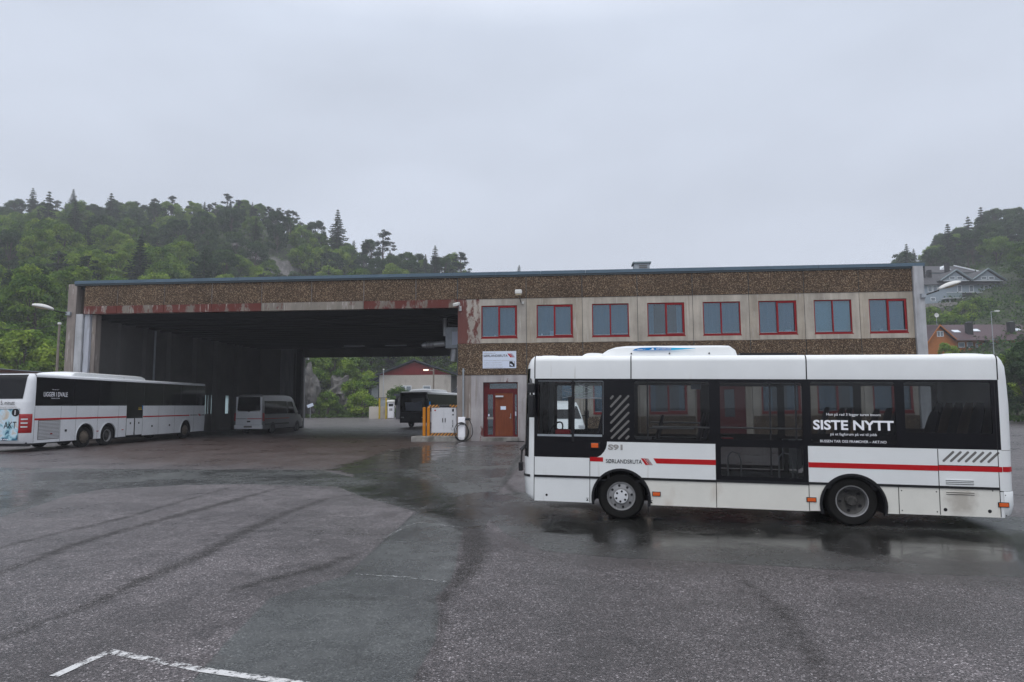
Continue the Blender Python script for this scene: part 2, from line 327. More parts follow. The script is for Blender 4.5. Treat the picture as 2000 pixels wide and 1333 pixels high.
# ------------------------------------------------------------------ object helpers
def tag(o, label=None, cat=None, group=None, kind=None):
    if label: o['label'] = label
    if cat: o['category'] = cat
    if group: o['group'] = group
    if kind: o['kind'] = kind
    return o
def empty(name, label, cat, loc=(0, 0, 0), rz=0.0, ry=0.0, group=None):
    o = bpy.data.objects.new(name, None); COL.objects.link(o); o.empty_display_size = .3
    o.location = loc; o.rotation_euler = (0, ry, rz); return tag(o, label, cat, group)
class MB:
    def __init__(s): s.v = []; s.f = []; s.m = []
    def add(s, vs, fs, mi=0):
        n = len(s.v); s.v += [tuple(x) for x in vs]; s.f += [tuple(n + i for i in f) for f in fs]; s.m += [mi] * len(fs); return s
    def box(s, x0, x1, y0, y1, z0, z1, mi=0):
        vs = [(x, y, z) for z in (z0, z1) for y in (y0, y1) for x in (x0, x1)]
        return s.add(vs, [(0, 2, 3, 1), (4, 5, 7, 6), (0, 1, 5, 4), (2, 6, 7, 3), (0, 4, 6, 2), (1, 3, 7, 5)], mi)
    def rbox(s, x0, x1, y0, y1, z0, z1, r=.03, n=3, mi=0):      # box rounded about the vertical edges and the top
        pts = []
        for cx, cy, a0 in ((x1 - r, y1 - r, 0), (x0 + r, y1 - r, 90), (x0 + r, y0 + r, 180), (x1 - r, y0 + r, 270)):
            for k in range(n + 1):
                a = R(a0 + 90 * k / n); pts.append((cx, cy, math.cos(a), math.sin(a)))
        rings = [[(cx + r * ca, cy + r * sa, z0) for cx, cy, ca, sa in pts]]
        for k in range(n + 1):
            a = R(90 * k / n); rr = r * math.cos(a)
            rings.append([(cx + rr * ca, cy + rr * sa, z1 - r + r * math.sin(a)) for cx, cy, ca, sa in pts])
        L = len(pts); vs = [p for rg in rings for p in rg]
        fs = [tuple(range(L))[::-1]] + [(k * L + i, k * L + (i + 1) % L, (k + 1) * L + (i + 1) % L, (k + 1) * L + i) for k in range(len(rings) - 1) for i in range(L)]
        fs.append(tuple(range((len(rings) - 1) * L, len(rings) * L)))
        return s.add(vs, fs, mi)
    def tube(s, pts, r, n=8, mi=0, cap=True):
        pts = [Vector(p) for p in pts]; rs = r if isinstance(r, (list, tuple)) else [r] * len(pts)
        vs = []; up = None
        for i, p in enumerate(pts):
            d = (pts[min(i + 1, len(pts) - 1)] - pts[max(i - 1, 0)]).normalized()
            if up is None: up = d.orthogonal().normalized()
            else:
                up = up - d * up.dot(d)
                up = up.normalized() if up.length > 1e-5 else d.orthogonal().normalized()
            o = d.cross(up)
            for k in range(n):
                a = 2 * PI * k / n; vs.append(p + rs[i] * (up * math.cos(a) + o * math.sin(a)))
        fs = [(i * n + k, i * n + (k + 1) % n, (i + 1) * n + (k + 1) % n, (i + 1) * n + k) for i in range(len(pts) - 1) for k in range(n)]
        if cap: fs += [tuple(range(n))[::-1], tuple(range((len(pts) - 1) * n, len(pts) * n))]
        return s.add(vs, fs, mi)
    def lathe(s, prof, cen=(0, 0, 0), axis='y', n=32, mi=0, closed=False):   # prof: (radius, along)
        vs = []
        for rr, a in prof:
            for k in range(n):
                t_ = 2 * PI * k / n; c1, s1 = rr * math.cos(t_), rr * math.sin(t_)
                p = {'y': (c1, a, s1), 'x': (a, c1, s1), 'z': (c1, s1, a)}[axis]
                vs.append((p[0] + cen[0], p[1] + cen[1], p[2] + cen[2]))
        m_ = len(prof)
        fs = [(i * n + k, i * n + (k + 1) % n, (i + 1) * n + (k + 1) % n, (i + 1) * n + k) for i in range(m_ - 1) for k in range(n)]
        return s.add(vs, fs, mi)
    def plate(s, outer, holes, y0, y1, mi=0):     # polygons in (x, z) given thickness along y
        loops = [outer] + list(holes)
        vecs = [[Vector((x, z, 0)) for x, z in lp] for lp in loops]
        tri = tessellate_polygon(vecs); flat = [p for lp in loops for p in lp]; n = len(flat)
        vs = [(x, y0, z) for x, z in flat] + [(x, y1, z) for x, z in flat]
        fs = []
        for a, b_, c_ in tri:
            (ax, az_), (bx, bz), (cx, cz) = flat[a], flat[b_], flat[c_]
            if (bx - ax) * (cz - az_) - (bz - az_) * (cx - ax) < 0: b_, c_ = c_, b_
            fs.append((a, b_, c_)); fs.append((n + a, n + c_, n + b_))
        k = 0
        for lp in loops:
            L = len(lp)
            area = sum(lp[i][0] * lp[(i + 1) % L][1] - lp[(i + 1) % L][0] * lp[i][1] for i in range(L))
            for i in range(L):
                a, b_ = k + i, k + (i + 1) % L
                f = (a, n + a, n + b_, b_)
                if (area < 0) != (lp is not outer): f = f[::-1]
                fs.append(f)
            k += L
        return s.add(vs, fs, mi)
    def prism(s, poly, y0, y1, mi=0): return s.plate(poly, [], y0, y1, mi)
    def grid(s, rows, mi=0, closed=False):
        n = len(rows[0]); vs = [p for r_ in rows for p in r_]; k2 = n if closed else n - 1
        fs = [(i * n + k, i * n + (k + 1) % n, (i + 1) * n + (k + 1) % n, (i + 1) * n + k) for i in range(len(rows) - 1) for k in range(k2)]
        return s.add(vs, fs, mi)
    def mesh(s, name, mats, smooth=None):
        me = bpy.data.meshes.new(name); me.from_pydata(s.v, [], s.f)
        for m_ in (mats if isinstance(mats, (list, tuple)) else [mats]): me.materials.append(MATS[m_])
        if any(s.m): me.polygons.foreach_set('material_index', s.m)
        if smooth is not None:
            me.polygons.foreach_set('use_smooth', [True] * len(me.polygons)); me.set_sharp_from_angle(angle=R(smooth))
        me.update(); return me
    def build(s, name, mats, parent=None, smooth=None, fixn=False):
        me = s.mesh(name, mats, smooth)
        if fixn:
            bm = bmesh.new(); bm.from_mesh(me); bmesh.ops.remove_doubles(bm, verts=bm.verts, dist=1e-4); bmesh.ops.recalc_face_normals(bm, faces=bm.faces); bm.to_mesh(me); bm.free()
        o = bpy.data.objects.new(name, me); COL.objects.link(o)
        if parent: o.parent = parent
        return o
def rect(x0, x1, z0, z1): return [(x0, z0), (x1, z0), (x1, z1), (x0, z1)]
def rrect(x0, x1, z0, z1, r=.04, n=4):
    p = []
    for cx, cz, a0 in ((x1 - r, z1 - r, 0), (x0 + r, z1 - r, 90), (x0 + r, z0 + r, 180), (x1 - r, z0 + r, 270)):
        for k in range(n + 1): a = R(a0 + 90 * k / n); p.append((cx + r * math.cos(a), cz + r * math.sin(a)))
    return p
def text(s, w_, h_, mat, parent, pos, xd=(1, 0, 0), yd=(0, 0, 1), bold=0.0, name='lettering', shear=0.0, depth=.001):
    """text fitted into a w x h box whose lower left corner is pos"""
    cu = bpy.data.curves.new(name, 'FONT'); cu.body = s; cu.size = 1.0; cu.offset = bold; cu.extrude = depth; cu.resolution_u = 3; cu.shear = shear
    tmp = bpy.data.objects.new('tmp', cu); COL.objects.link(tmp)
    me = bpy.data.meshes.new_from_object(tmp.evaluated_get(bpy.context.evaluated_depsgraph_get()))
    bpy.data.objects.remove(tmp)
    co = np.empty(len(me.vertices) * 3); me.vertices.foreach_get('co', co); co = co.reshape(-1, 3)
    mn, mx_ = co.min(0), co.max(0)
    lx = (co[:, 0] - mn[0]) / (mx_[0] - mn[0]) * w_; ly = (co[:, 1] - mn[1]) / (mx_[1] - mn[1]) * h_; lz = co[:, 2] - mn[2]
    X = np.array(Vector(xd).normalized()); Y = np.array(Vector(yd).normalized()); Z = np.cross(X, Y)
    co = np.array(pos) + lx[:, None] * X + ly[:, None] * Y + lz[:, None] * Z
    me.vertices.foreach_set('co', co.ravel()); me.materials.clear(); me.materials.append(MATS[mat]); me.name = name; me.update()
    o = bpy.data.objects.new(name, me); COL.objects.link(o)
    if parent: o.parent = parent
    return o

# ================================================================== GROUND
def sdf_poly(P, poly):
    """signed distance (negative inside) of points P (n,2) to a polygon"""
    poly = np.array(poly, float); n = len(poly); d = np.full(len(P), 1e9); inside = np.zeros(len(P), bool)
    for i in range(n):
        a, b_ = poly[i], poly[(i + 1) % n]; e_ = b_ - a; w_ = P - a
        t_ = np.clip((w_ @ e_) / (e_ @ e_ + 1e-12), 0, 1); q = w_ - t_[:, None] * e_; d = np.minimum(d, (q ** 2).sum(1))
        c1 = (a[1] > P[:, 1]) != (b_[1] > P[:, 1])
        xx = a[0] + (P[:, 1] - a[1]) / (b_[1] - a[1] + 1e-12) * e_[0]
        inside ^= c1 & (P[:, 0] < xx)
    d = np.sqrt(d); return np.where(inside, -d, d)
def sdf_line(P, pts, wid):
    pts = np.array(pts, float); wid = np.array(wid, float); best = np.full(len(P), 1e9)
    for i in range(len(pts) - 1):
        a, b_ = pts[i], pts[i + 1]; e_ = b_ - a; w_ = P - a
        t_ = np.clip((w_ @ e_) / (e_ @ e_ + 1e-12), 0, 1); q = w_ - t_[:, None] * e_
        best = np.minimum(best, np.sqrt((q ** 2).sum(1)) - (wid[i] * (1 - t_) + wid[i + 1] * t_))
    return best
def gp(pts): return [tuple(G(x, y)[:2]) for x, y in pts]
smooth_polys = [gp(p) for p in (
    [(814, 1000), (907, 1030), (895, 1070), (890, 1110), (878, 1140), (850, 1168), (858, 1200), (849, 1256), (812, 1316), (780, 1390), (300, 1400), (374, 1333), (440, 1256), (528, 1168), (676, 1124), (748, 1058)],
    [(-300, 915), (0, 914), (275, 917), (627, 918), (700, 935), (694, 966), (660, 951), (480, 946), (352, 948), (200, 956), (126, 970), (60, 992), (0, 1010), (-300, 1030)],
    [(893, 872), (1012, 868), (1018, 905), (968, 967), (890, 946), (855, 930), (800, 915), (860, 885)],
    [(946, 975), (1010, 960), (1200, 985), (2000, 1010), (2300, 1030), (2300, 1138), (1760, 1121), (1500, 1105), (1180, 1088), (1060, 1076), (990, 1045), (940, 1000)],
    [(690, 925), (800, 915), (893, 946), (968, 967), (1015, 960), (960, 1000), (946, 1036), (907, 1030), (814, 1000), (694, 966)])]
wet_polys = [gp(p) for p in (
    [(655, 921), (720, 915), (762, 921), (800, 930), (850, 948), (892, 966), (940, 962), (1008, 966), (1010, 972), (955, 984), (938, 1000), (950, 1036), (905, 1030), (815, 997), (712, 968), (690, 958), (735, 948), (710, 930)],
    [(1010, 985), (1250, 1010), (2000, 1040), (2200, 1055), (2200, 1110), (1900, 1098), (1700, 1088), (1560, 1075), (1300, 1072), (1215, 1068), (1080, 1052), (1020, 1020)],
    [(-100, 955), (110, 958), (60, 985), (-100, 1010)],
    [(640, 918), (760, 880), (900, 862), (880, 890), (800, 915), (700, 924)])]
brown_polys = [gp(p) for p in ([(250, 905), (640, 917), (760, 900), (860, 880), (893, 860), (893, 838), (560, 838), (200, 855), (150, 890)],)]
track_lines = [([(693, 966), (640, 974), (560, 1002), (470, 1042), (380, 1092), (280, 1130), (180, 1180), (20, 1240), (-80, 1290)], [.06, .10, .13, .14, .13, .12, .09, .05, .02]),
    ([(540, 955), (430, 985), (300, 1020), (150, 1062), (0, 1120), (-100, 1160)], [.05, .15, .14, .12, .10, .05]),
    ([(440, 955), (250, 1010), (100, 1045), (0, 1070), (-100, 1100)], [.05, .08, .07, .06, .04]),
    ([(880, 1000), (920, 1040), (928, 1070), (915, 1112), (888, 1145), (862, 1172), (860, 1220), (848, 1270), (812, 1330), (790, 1380)], [.28, .24, .22, .17, .12, .085, .05, .035, .03, .02]),
    ([(1430, 1120), (1475, 1150), (1510, 1180), (1560, 1240), (1592, 1290), (1625, 1345)], [.02, .05, .06, .05, .06, .03]),
    ([(600, 1168), (650, 1166), (740, 1170), (850, 1172)], [.02, .06, .05, .03]),
    ([(420, 1165), (500, 1140), (620, 1110), (700, 1080)], [.02, .09, .12, .05]),
    ([(1010, 965), (985, 945), (1000, 915), (1016, 890)], [.12, .10, .08, .08]),
    ([(1500, 1040), (1700, 1052), (1900, 1062), (2050, 1070)], [.02, .16, .2, .2]),
    ([(700, 1290), (705, 1291), (712, 1290)], [.02, .05, .02])]
seam_lines = [[(275, 917), (627, 918), (700, 922)], [(693, 966), (814, 1000), (907, 1030)], [(814, 1000), (748, 1058), (676, 1124)], [(1060, 1076), (1180, 1088), (1500, 1105), (1760, 1121), (2300, 1138)],
              [(797, 915), (862, 885), (893, 868)], [(800, 915), (855, 930), (890, 946)], [(968, 967), (1018, 905)], [(0, 1010), (60, 992), (126, 970), (352, 948)], [(0, 902), (150, 898), (300, 897)], [(360, 900), (500, 880), (700, 878)]]
def ticks(a, segs):
    o = [a]
    for end, st in segs:
        while o[-1] < end - 1e-6: o.append(min(o[-1] + st, end))
    return o
gx = [-600, -300, -150, -80, -50] + ticks(-34, ((-12, .22), (11, .07), (26, .22))) + [40, 60, 90, 150, 300, 600]
gy = [-300, -80, -20, 0, 2.5] + ticks(4.0, ((14, .06), (24, .12), (44, .22), (70, .6), (130, 2.5))) + [160, 220, 400, 620]
GXm, GYm = np.meshgrid(np.array(gx, float), np.array(gy, float)); P = np.stack([GXm.ravel(), GYm.ravel()], 1)
ny, nx = GXm.shape
me = bpy.data.meshes.new('ground')
co = np.concatenate([P, np.zeros((len(P), 1))], 1)
idx = np.arange(ny * nx).reshape(ny, nx); quads = np.stack([idx[:-1, :-1], idx[:-1, 1:], idx[1:, 1:], idx[1:, :-1]], -1).reshape(-1, 4)
me.vertices.add(len(co)); me.vertices.foreach_set('co', co.ravel())
me.loops.add(quads.size); me.loops.foreach_set('vertex_index', quads.ravel().astype(np.int32))
me.polygons.add(len(quads)); me.polygons.foreach_set('loop_start', np.arange(0, quads.size, 4, dtype=np.int32))
me.polygons.foreach_set('loop_total', np.full(len(quads), 4, np.int32)); me.update(calc_edges=True)
def setattr_(me, nm, val):
    a = me.attributes.new(nm, 'FLOAT', 'POINT'); a.data.foreach_set('value', np.clip(val, -1.5, 1.5).astype(np.float32))
near = (np.abs(P[:, 0]) < 60) & (P[:, 1] > 2) & (P[:, 1] < 90); Pn = P[near]
def fld(fn):
    o = np.full(len(P), 1.5); o[near] = fn(Pn); return o
setattr_(me, 'd_smooth', fld(lambda q: np.min([sdf_poly(q, p) for p in smooth_polys], 0)))
setattr_(me, 'd_wet', fld(lambda q: np.min([sdf_poly(q, p) for p in wet_polys], 0)))
damp_polys = [gp(p) for p in ([(1000, 1000), (1250, 1020), (2200, 1060), (2200, 1135), (1760, 1118), (1500, 1102), (1180, 1085), (1060, 1070), (1000, 1050)], [(1020, 1110), (1180, 1130), (1330, 1220), (1300, 1330), (1060, 1340), (1000, 1220)], [(1560, 1150), (1850, 1150), (1990, 1200), (1950, 1260), (1640, 1240)], [(1400, 1110), (1520, 1120), (1660, 1320), (1560, 1340)], [(400, 1165), (560, 1120), (700, 1075), (720, 1110), (560, 1170)], [(930, 1040), (1100, 1080), (2200, 1130), (2200, 1165), (1300, 1120), (990, 1100)], [(0, 1290), (330, 1180), (420, 1200), (100, 1345), (-100, 1340)])]
setattr_(me, 'd_damp', fld(lambda q: np.min([sdf_poly(q, p) for p in damp_polys], 0)))
setattr_(me, 'd_brown', fld(lambda q: np.min([sdf_poly(q, p) for p in brown_polys], 0)))
setattr_(me, 'd_track', fld(lambda q: np.min([sdf_line(q, gp(p), w_) for p, w_ in track_lines], 0)))
setattr_(me, 'd_seam', fld(lambda q: np.min([sdf_line(q, gp(p), [0] * len(p)) for p in seam_lines], 0)))
ground = bpy.data.objects.new('ground', me); COL.objects.link(ground); tag(ground, kind='structure')

m, t, b = new_mat('asphalt'); me.materials.append(m)
tcn = N(t, 'ShaderNodeTexCoord'); src = tcn.outputs['Object']
def noise_(scale, det=4, rough=.6, sc=None, dist=0):
    n = N(t, 'ShaderNodeTexNoise'); n.inputs['Scale'].default_value = scale; n.inputs['Detail'].default_value = det; n.inputs['Roughness'].default_value = rough
    n.inputs['Distortion'].default_value = dist
    if sc:
        q = N(t, 'ShaderNodeMapping'); q.inputs['Scale'].default_value = sc; t.links.new(src, q.inputs[0]); t.links.new(q.outputs[0], n.inputs[0])
    else: t.links.new(src, n.inputs[0])
    return n.outputs[0]
def mr_(x, a, bb, c, d):
    q = N(t, 'ShaderNodeMapRange'); t.links.new(x, q.inputs[0])
    for i, vv in enumerate((a, bb, c, d)): q.inputs[i + 1].default_value = vv
    return q.outputs[0]
def math_(op, a, b_=None, clamp=False):
    q = N(t, 'ShaderNodeMath', operation=op); q.use_clamp = clamp
    for i, x in enumerate((a, b_)):
        if x is None: continue
        if isinstance(x, (int, float)): q.inputs[i].default_value = x
        else: t.links.new(x, q.inputs[i])
    return q.outputs[0]
def mix_(f, a, b_):
    q = N(t, 'ShaderNodeMix', data_type='RGBA')
    if isinstance(f, (int, float)): q.inputs[0].default_value = f
    else: t.links.new(f, q.inputs[0])
    for i, x in ((6, a), (7, b_)):
        if isinstance(x, tuple): q.inputs[i].default_value = (*x, 1)
        else: t.links.new(x, q.inputs[i])
    return q.outputs[2]
def scale_(c_, f):
    q = N(t, 'ShaderNodeVectorMath', operation='SCALE')
    if isinstance(c_, tuple): q.inputs[0].default_value = c_
    else: t.links.new(c_, q.inputs[0])
    if isinstance(f, (int, float)): q.inputs['Scale'].default_value = f
    else: t.links.new(f, q.inputs['Scale'])
    return q.outputs[0]
def attr_(nm):
    q = N(t, 'ShaderNodeAttribute', attribute_name=nm); return q.outputs['Fac']
nA = noise_(3.0, 6, .65); nB = noise_(.45, 5, .6); nC = noise_(11, 4, .7); nD = noise_(1.2, 6, .7, (1, 1, 1), .6)
nF = noise_(38, 5, .8); wob = math_('ADD', math_('MULTIPLY', math_('SUBTRACT', nC, .5), .26), math_('MULTIPLY', math_('SUBTRACT', nF, .5), .34))
wob2 = math_('MULTIPLY', math_('SUBTRACT', nD, .5), .9)
v1 = N(t, 'ShaderNodeTexVoronoi'); v1.inputs['Scale'].default_value = 85; t.links.new(src, v1.inputs['Vector'])
sp = N(t, 'ShaderNodeSeparateColor'); t.links.new(v1.outputs['Color'], sp.inputs[0])
m_smooth = mr_(math_('ADD', attr_('d_smooth'), math_('MULTIPLY', wob, .25)), .012, -.012, 0, 1)
m_wet = mr_(math_('ADD', math_('ADD', attr_('d_wet'), wob2), math_('MULTIPLY', wob, 1.2)), .20, -.22, 0, 1)
m_track = math_('MULTIPLY', mr_(math_('ADD', math_('ADD', attr_('d_track'), wob), math_('MULTIPLY', math_('SUBTRACT', nA, .5), .30)), .05, -.10, 0, 1), mr_(sp.outputs[2], .1, .8, 1, .5))
m_seam = mr_(math_('ADD', attr_('d_seam'), math_('MULTIPLY', wob, .10)), .042, .012, 0, .9)
m_brown = mr_(math_('ADD', attr_('d_brown'), math_('MULTIPLY', wob2, 2.0)), .9, -.9, 0, 1)
v2 = N(t, 'ShaderNodeTexVoronoi'); v2.inputs['Scale'].default_value = 24; t.links.new(src, v2.inputs['Vector'])
sp2 = N(t, 'ShaderNodeSeparateColor'); t.links.new(v2.outputs['Color'], sp2.inputs[0])
rr = N(t, 'ShaderNodeValToRGB'); c = rr.color_ramp; c.elements[0].color = (.022, .020, .021, 1); c.elements[1].color = (.42, .39, .40, 1); c.elements[1].position = 1
for p, q in ((.40, (.066, .057, .059)), (.75, (.108, .094, .097)), (.93, (.17, .150, .154))):
    e = c.elements.new(p); e.color = (*q, 1)
t.links.new(sp.outputs[0], rr.inputs[0])
coarse = rr.outputs[0]
big = mr_(sp2.outputs[1], .0, 1.0, .84, 1.22)
coarse = scale_(coarse, big)
rs = N(t, 'ShaderNodeValToRGB'); c = rs.color_ramp; c.elements[0].color = (.034, .036, .035, 1); c.elements[1].color = (.17, .175, .17, 1)
e = c.elements.new(.88); e.color = (.085, .090, .088, 1)
t.links.new(sp.outputs[0], rs.inputs[0])
base = mix_(m_smooth, coarse, rs.outputs[0])
base = scale_(base, mr_(nB, .3, .7, .60, 1.22)); base = scale_(base, mr_(nA, .3, .7, .72, 1.14))
base = mix_(mr_(math_('ADD', attr_('d_damp'), math_('MULTIPLY', wob2, 1.6)), .55, -.55, 0, .55), base, (.020, .017, .016))
base = mix_(math_('MULTIPLY', m_brown, mr_(nA, .35, .6, .2, .9)), base, (.050, .028, .020))
base = mix_(mr_(noise_(.7, 6, .7), .60, .74, 0, .5), base, (.035, .022, .018))
base = mix_(math_('MULTIPLY', m_seam, .8), base, (.012, .011, .011))
base = mix_(math_('MULTIPLY', m_track, .86), base, (.010, .009, .007))
base = mix_(math_('MULTIPLY', m_wet, .62), base, (.010, .010, .009))
t.links.new(base, b.inputs['Base Color'])
rough = math_('ADD', mr_(nA, .3, .7, .30, .46), mr_(nB, .35, .65, -.10, .06))
rough = math_('ADD', rough, math_('MULTIPLY', m_smooth, -.09))
def fmix(f, a, b_):
    q = N(t, 'ShaderNodeMix', data_type='FLOAT'); t.links.new(f, q.inputs[0])
    for i, x in ((2, a), (3, b_)):
        if isinstance(x, (int, float)): q.inputs[i].default_value = x
        else: t.links.new(x, q.inputs[i])
    return q.outputs[0]
rough = fmix(m_track, rough, .55)
rough = fmix(m_wet, rough, mr_(nD, .38, .65, .09, .32))
t.links.new(rough, b.inputs['Roughness'])
t.links.new(fmix(m_track, .42, .10), b.inputs['Specular IOR Level'])
bp = N(t, 'ShaderNodeBump'); bp.inputs['Distance'].default_value = .006
hgt = math_('ADD', v1.outputs['Distance'], math_('MULTIPLY', nA, .4))
t.links.new(hgt, bp.inputs['Height'])
st = fmix(m_smooth, .85, .35); st = fmix(m_wet, st, .04); t.links.new(st, bp.inputs['Strength'])
t.links.new(bp.outputs[0], b.inputs['Normal'])

# worn white paint on the yard
m, t, b = new_mat('road_paint')
tcn = N(t, 'ShaderNodeTexCoord'); src = tcn.outputs['Object']
b.inputs['Base Color'].default_value = (.58, .58, .58, 1); b.inputs['Roughness'].default_value = .5
n1 = noise_(14, 6, .75); n2 = noise_(1.3, 3, .5)
al = mr_(math_('ADD', n1, math_('MULTIPLY', math_('SUBTRACT', n2, .5), .6)), .44, .56, 0, .92)
t.links.new(al, b.inputs['Alpha'])
m, t, b = new_mat('road_paint_faint')
tcn = N(t, 'ShaderNodeTexCoord'); src = tcn.outputs['Object']
b.inputs['Base Color'].default_value = (.34, .35, .35, 1); b.inputs['Roughness'].default_value = .5
t.links.new(mr_(noise_(16, 6, .75), .50, .60, 0, .8), b.inputs['Alpha'])
def marking(pts, wid, mat):
    mb = MB(); pts = gp(pts)
    L, Rr = [], []
    for i, p in enumerate(pts):
        a = Vector(pts[max(i - 1, 0)]); c_ = Vector(pts[min(i + 1, len(pts) - 1)]); d = (c_ - a).normalized(); n = Vector((-d.y, d.x)) * wid / 2
        L.append((p[0] + n.x, p[1] + n.y, .004)); Rr.append((p[0] - n.x, p[1] - n.y, .004))
    mb.grid([Rr, L]); return tag(mb.build('road_marking', mat), kind='structure')
marking([(105, 1322), (160, 1297), (217, 1272)], .075, 'road_paint')
marking([(212, 1273), (400, 1310), (620, 1341), (760, 1362)], .08, 'road_paint')
marking([(752, 1052), (790, 1030), (815, 1021)], .05, 'road_paint_faint')
marking([(815, 1021), (860, 1026), (905, 1031)], .06, 'road_paint_faint')
marking([(688, 1121), (790, 1128), (872, 1137)], .05, 'road_paint_faint')

# ================================================================== HILLS
def tab(x, T):
    xs = [a for a, _ in T]; return np.interp(x, xs, [b_ for _, b_ in T])
TOPL = [(-.95, 395), (-.80, 392), (-.70, 388), (-.60, 386), (-.52, 384), (-.47, 388), (-.43, 402), (-.38, 416), (-.34, 434), (-.30, 444), (-.25, 452), (-.21, 462), (-.17, 476), (-.12, 492), (-.08, 504), (-.045, 526), (0, 566), (.1, 590), (.50, 600), (.555, 540), (.575, 494), (.62, 472), (.66, 440), (.70, 415), (.76, 402), (.85, 398), (1.0, 395)]
YB = [(-.95, 66), (-.65, 70), (-.5, 85), (-.35, 106), (-.3, 118), (-.2, 128), (-.1, 150), (0, 150), (.35, 120), (.5, 88), (.6, 82), (1.0, 78)]
YR = [(-.95, 240), (-.5, 235), (-.3, 215), (-.1, 200), (.3, 200), (.55, 215), (1.0, 225)]
TREEH = 8.5
def hillz(X, Y):
    X = np.asarray(X, float); Y = np.asarray(Y, float)
    az_ = X / np.maximum(Y, 1.0)
    yb = tab(az_, YB); yr = tab(az_, YR); top = (792 - .0055 * 1333 * az_ - tab(az_, TOPL)) / 1333 * yr + CAMH - TREEH
    t_ = (Y - yb) / (yr - yb)
    z = np.where(t_ < 1, np.clip(t_, 0, 1), 1 + .02 * np.clip((t_ - 1), 0, 3)) * top
    z = z + np.where(t_ > 0, 1, 0) * np.clip(t_ * 6, 0, 1) * (1.0 * np.sin(X * .11 + 1) * np.sin(Y * .09) + .5 * np.sin(X * .31) * np.cos(Y * .27))
    cl = np.exp(-((az_ + .37) / .075) ** 4)                      # a rocky step in the wooded slope
    z = z + cl * (6.5 * (1 / (1 + np.exp(-(Y - 184 + 3.5 * np.sin(X * .45) + 1.5 * np.sin(X * 1.3)) * .8))) - 2.5 * np.clip((Y - 160) / 24, 0, 1) * (1 / (1 + np.exp((Y - 184) * .8))))
    return np.where(t_ > 0, z, -.3)
hx = np.arange(-240, 241, 2.0); hy = np.concatenate([np.arange(58, 244, 2.0), [250, 262, 280, 310]])
HX, HY = np.meshgrid(hx, hy); AZ = HX / HY
HZ = hillz(HX, HY)
keepq = []
idx = np.arange(HX.size).reshape(HX.shape)
q = np.stack([idx[:-1, :-1], idx[:-1, 1:], idx[1:, 1:], idx[1:, :-1]], -1).reshape(-1, 4)
zmax = HZ.ravel()[q].max(1); aq = AZ.ravel()[q].mean(1)
for nm, sel in (('wooded_hill', (aq < .12)), ('village_hill', (aq >= .12))):
    qq = q[sel & (zmax > -.2) & (np.abs(aq) < 1.1)]
    used, inv = np.unique(qq.ravel(), return_inverse=True)
    me = bpy.data.meshes.new(nm)
    me.from_pydata(np.stack([HX.ravel()[used], HY.ravel()[used], HZ.ravel()[used]], 1).tolist(), [], inv.reshape(-1, 4).tolist())
    me.polygons.foreach_set('use_smooth', [True] * len(me.polygons)); me.update()
    o = bpy.data.objects.new(nm, me); COL.objects.link(o); tag(o, kind='structure')
    if 'hillside' not in MATS:
        m, t, b = new_mat('hillside'); tcn = N(t, 'ShaderNodeTexCoord'); src = tcn.outputs['Object']
        geo = N(t, 'ShaderNodeNewGeometry'); sx = N(t, 'ShaderNodeSeparateXYZ'); t.links.new(geo.outputs['Normal'], sx.inputs[0])
        rock = scale_((.20, .19, .185), mr_(noise_(.6, 8, .75, (1, 1, .5)), .3, .7, .35, 1.5))
        soil = scale_((.030, .042, .016), mr_(noise_(.5, 6, .7), .3, .7, .5, 1.6))
        k = mr_(math_('ADD', sx.outputs['Z'], math_('MULTIPLY', math_('SUBTRACT', noise_(.35, 4), .5), .15)), .72, .64, 0, 1)
        t.links.new(mix_(k, soil, rock), b.inputs['Base Color']); b.inputs['Roughness'].default_value = .9
        bp = N(t, 'ShaderNodeBump'); bp.inputs['Distance'].default_value = .8; bp.inputs['Strength'].default_value = .9
        t.links.new(noise_(.9, 8, .7), bp.inputs['Height']); t.links.new(bp.outputs[0], b.inputs['Normal'])
    me.materials.append(MATS['hillside'])

# ================================================================== TREE PROTOTYPES
def leafmesh(name, cen, nrm, L, W, tint, mat, rng, droop=0.0):
    """many leaf clumps: each a bent pair of quads"""
    n = len(cen)
    nrm = nrm / (np.linalg.norm(nrm, axis=1, keepdims=True) + 1e-9)
    ax = rng.normal(size=(n, 3)); ax -= (ax * nrm).sum(1, keepdims=True) * nrm; ax /= np.linalg.norm(ax, axis=1, keepdims=True) + 1e-9
    bx = np.cross(nrm, ax); L = L[:, None]; W = W[:, None]
    v0 = cen - ax * L / 2 - nrm * L * .12; v1 = cen + bx * W / 2 * .9 + ax * L * .05; v2 = cen + ax * L / 2 - nrm * L * .16; v3 = cen - bx * W / 2 - ax * L * .02
    co = np.stack([v0, v1, v2, v3], 1).reshape(-1, 3)
    me = bpy.data.meshes.new(name); me.vertices.add(4 * n); me.vertices.foreach_set('co', co.ravel())
    f = np.arange(4 * n).reshape(-1, 4); f = np.stack([f[:, [0, 1, 2]], f[:, [0, 2, 3]]], 1).reshape(-1, 3)
    me.loops.add(f.size); me.loops.foreach_set('vertex_index', f.ravel().astype(np.int32)); me.polygons.add(len(f))
    me.polygons.foreach_set('loop_start', np.arange(0, f.size, 3, dtype=np.int32)); me.polygons.foreach_set('loop_total', np.full(len(f), 3, np.int32)); me.update(calc_edges=True)
    a = me.attributes.new('tint', 'FLOAT', 'POINT'); a.data.foreach_set('value', np.repeat(tint, 4).astype(np.float32))
    me.materials.append(MATS[mat]); return me
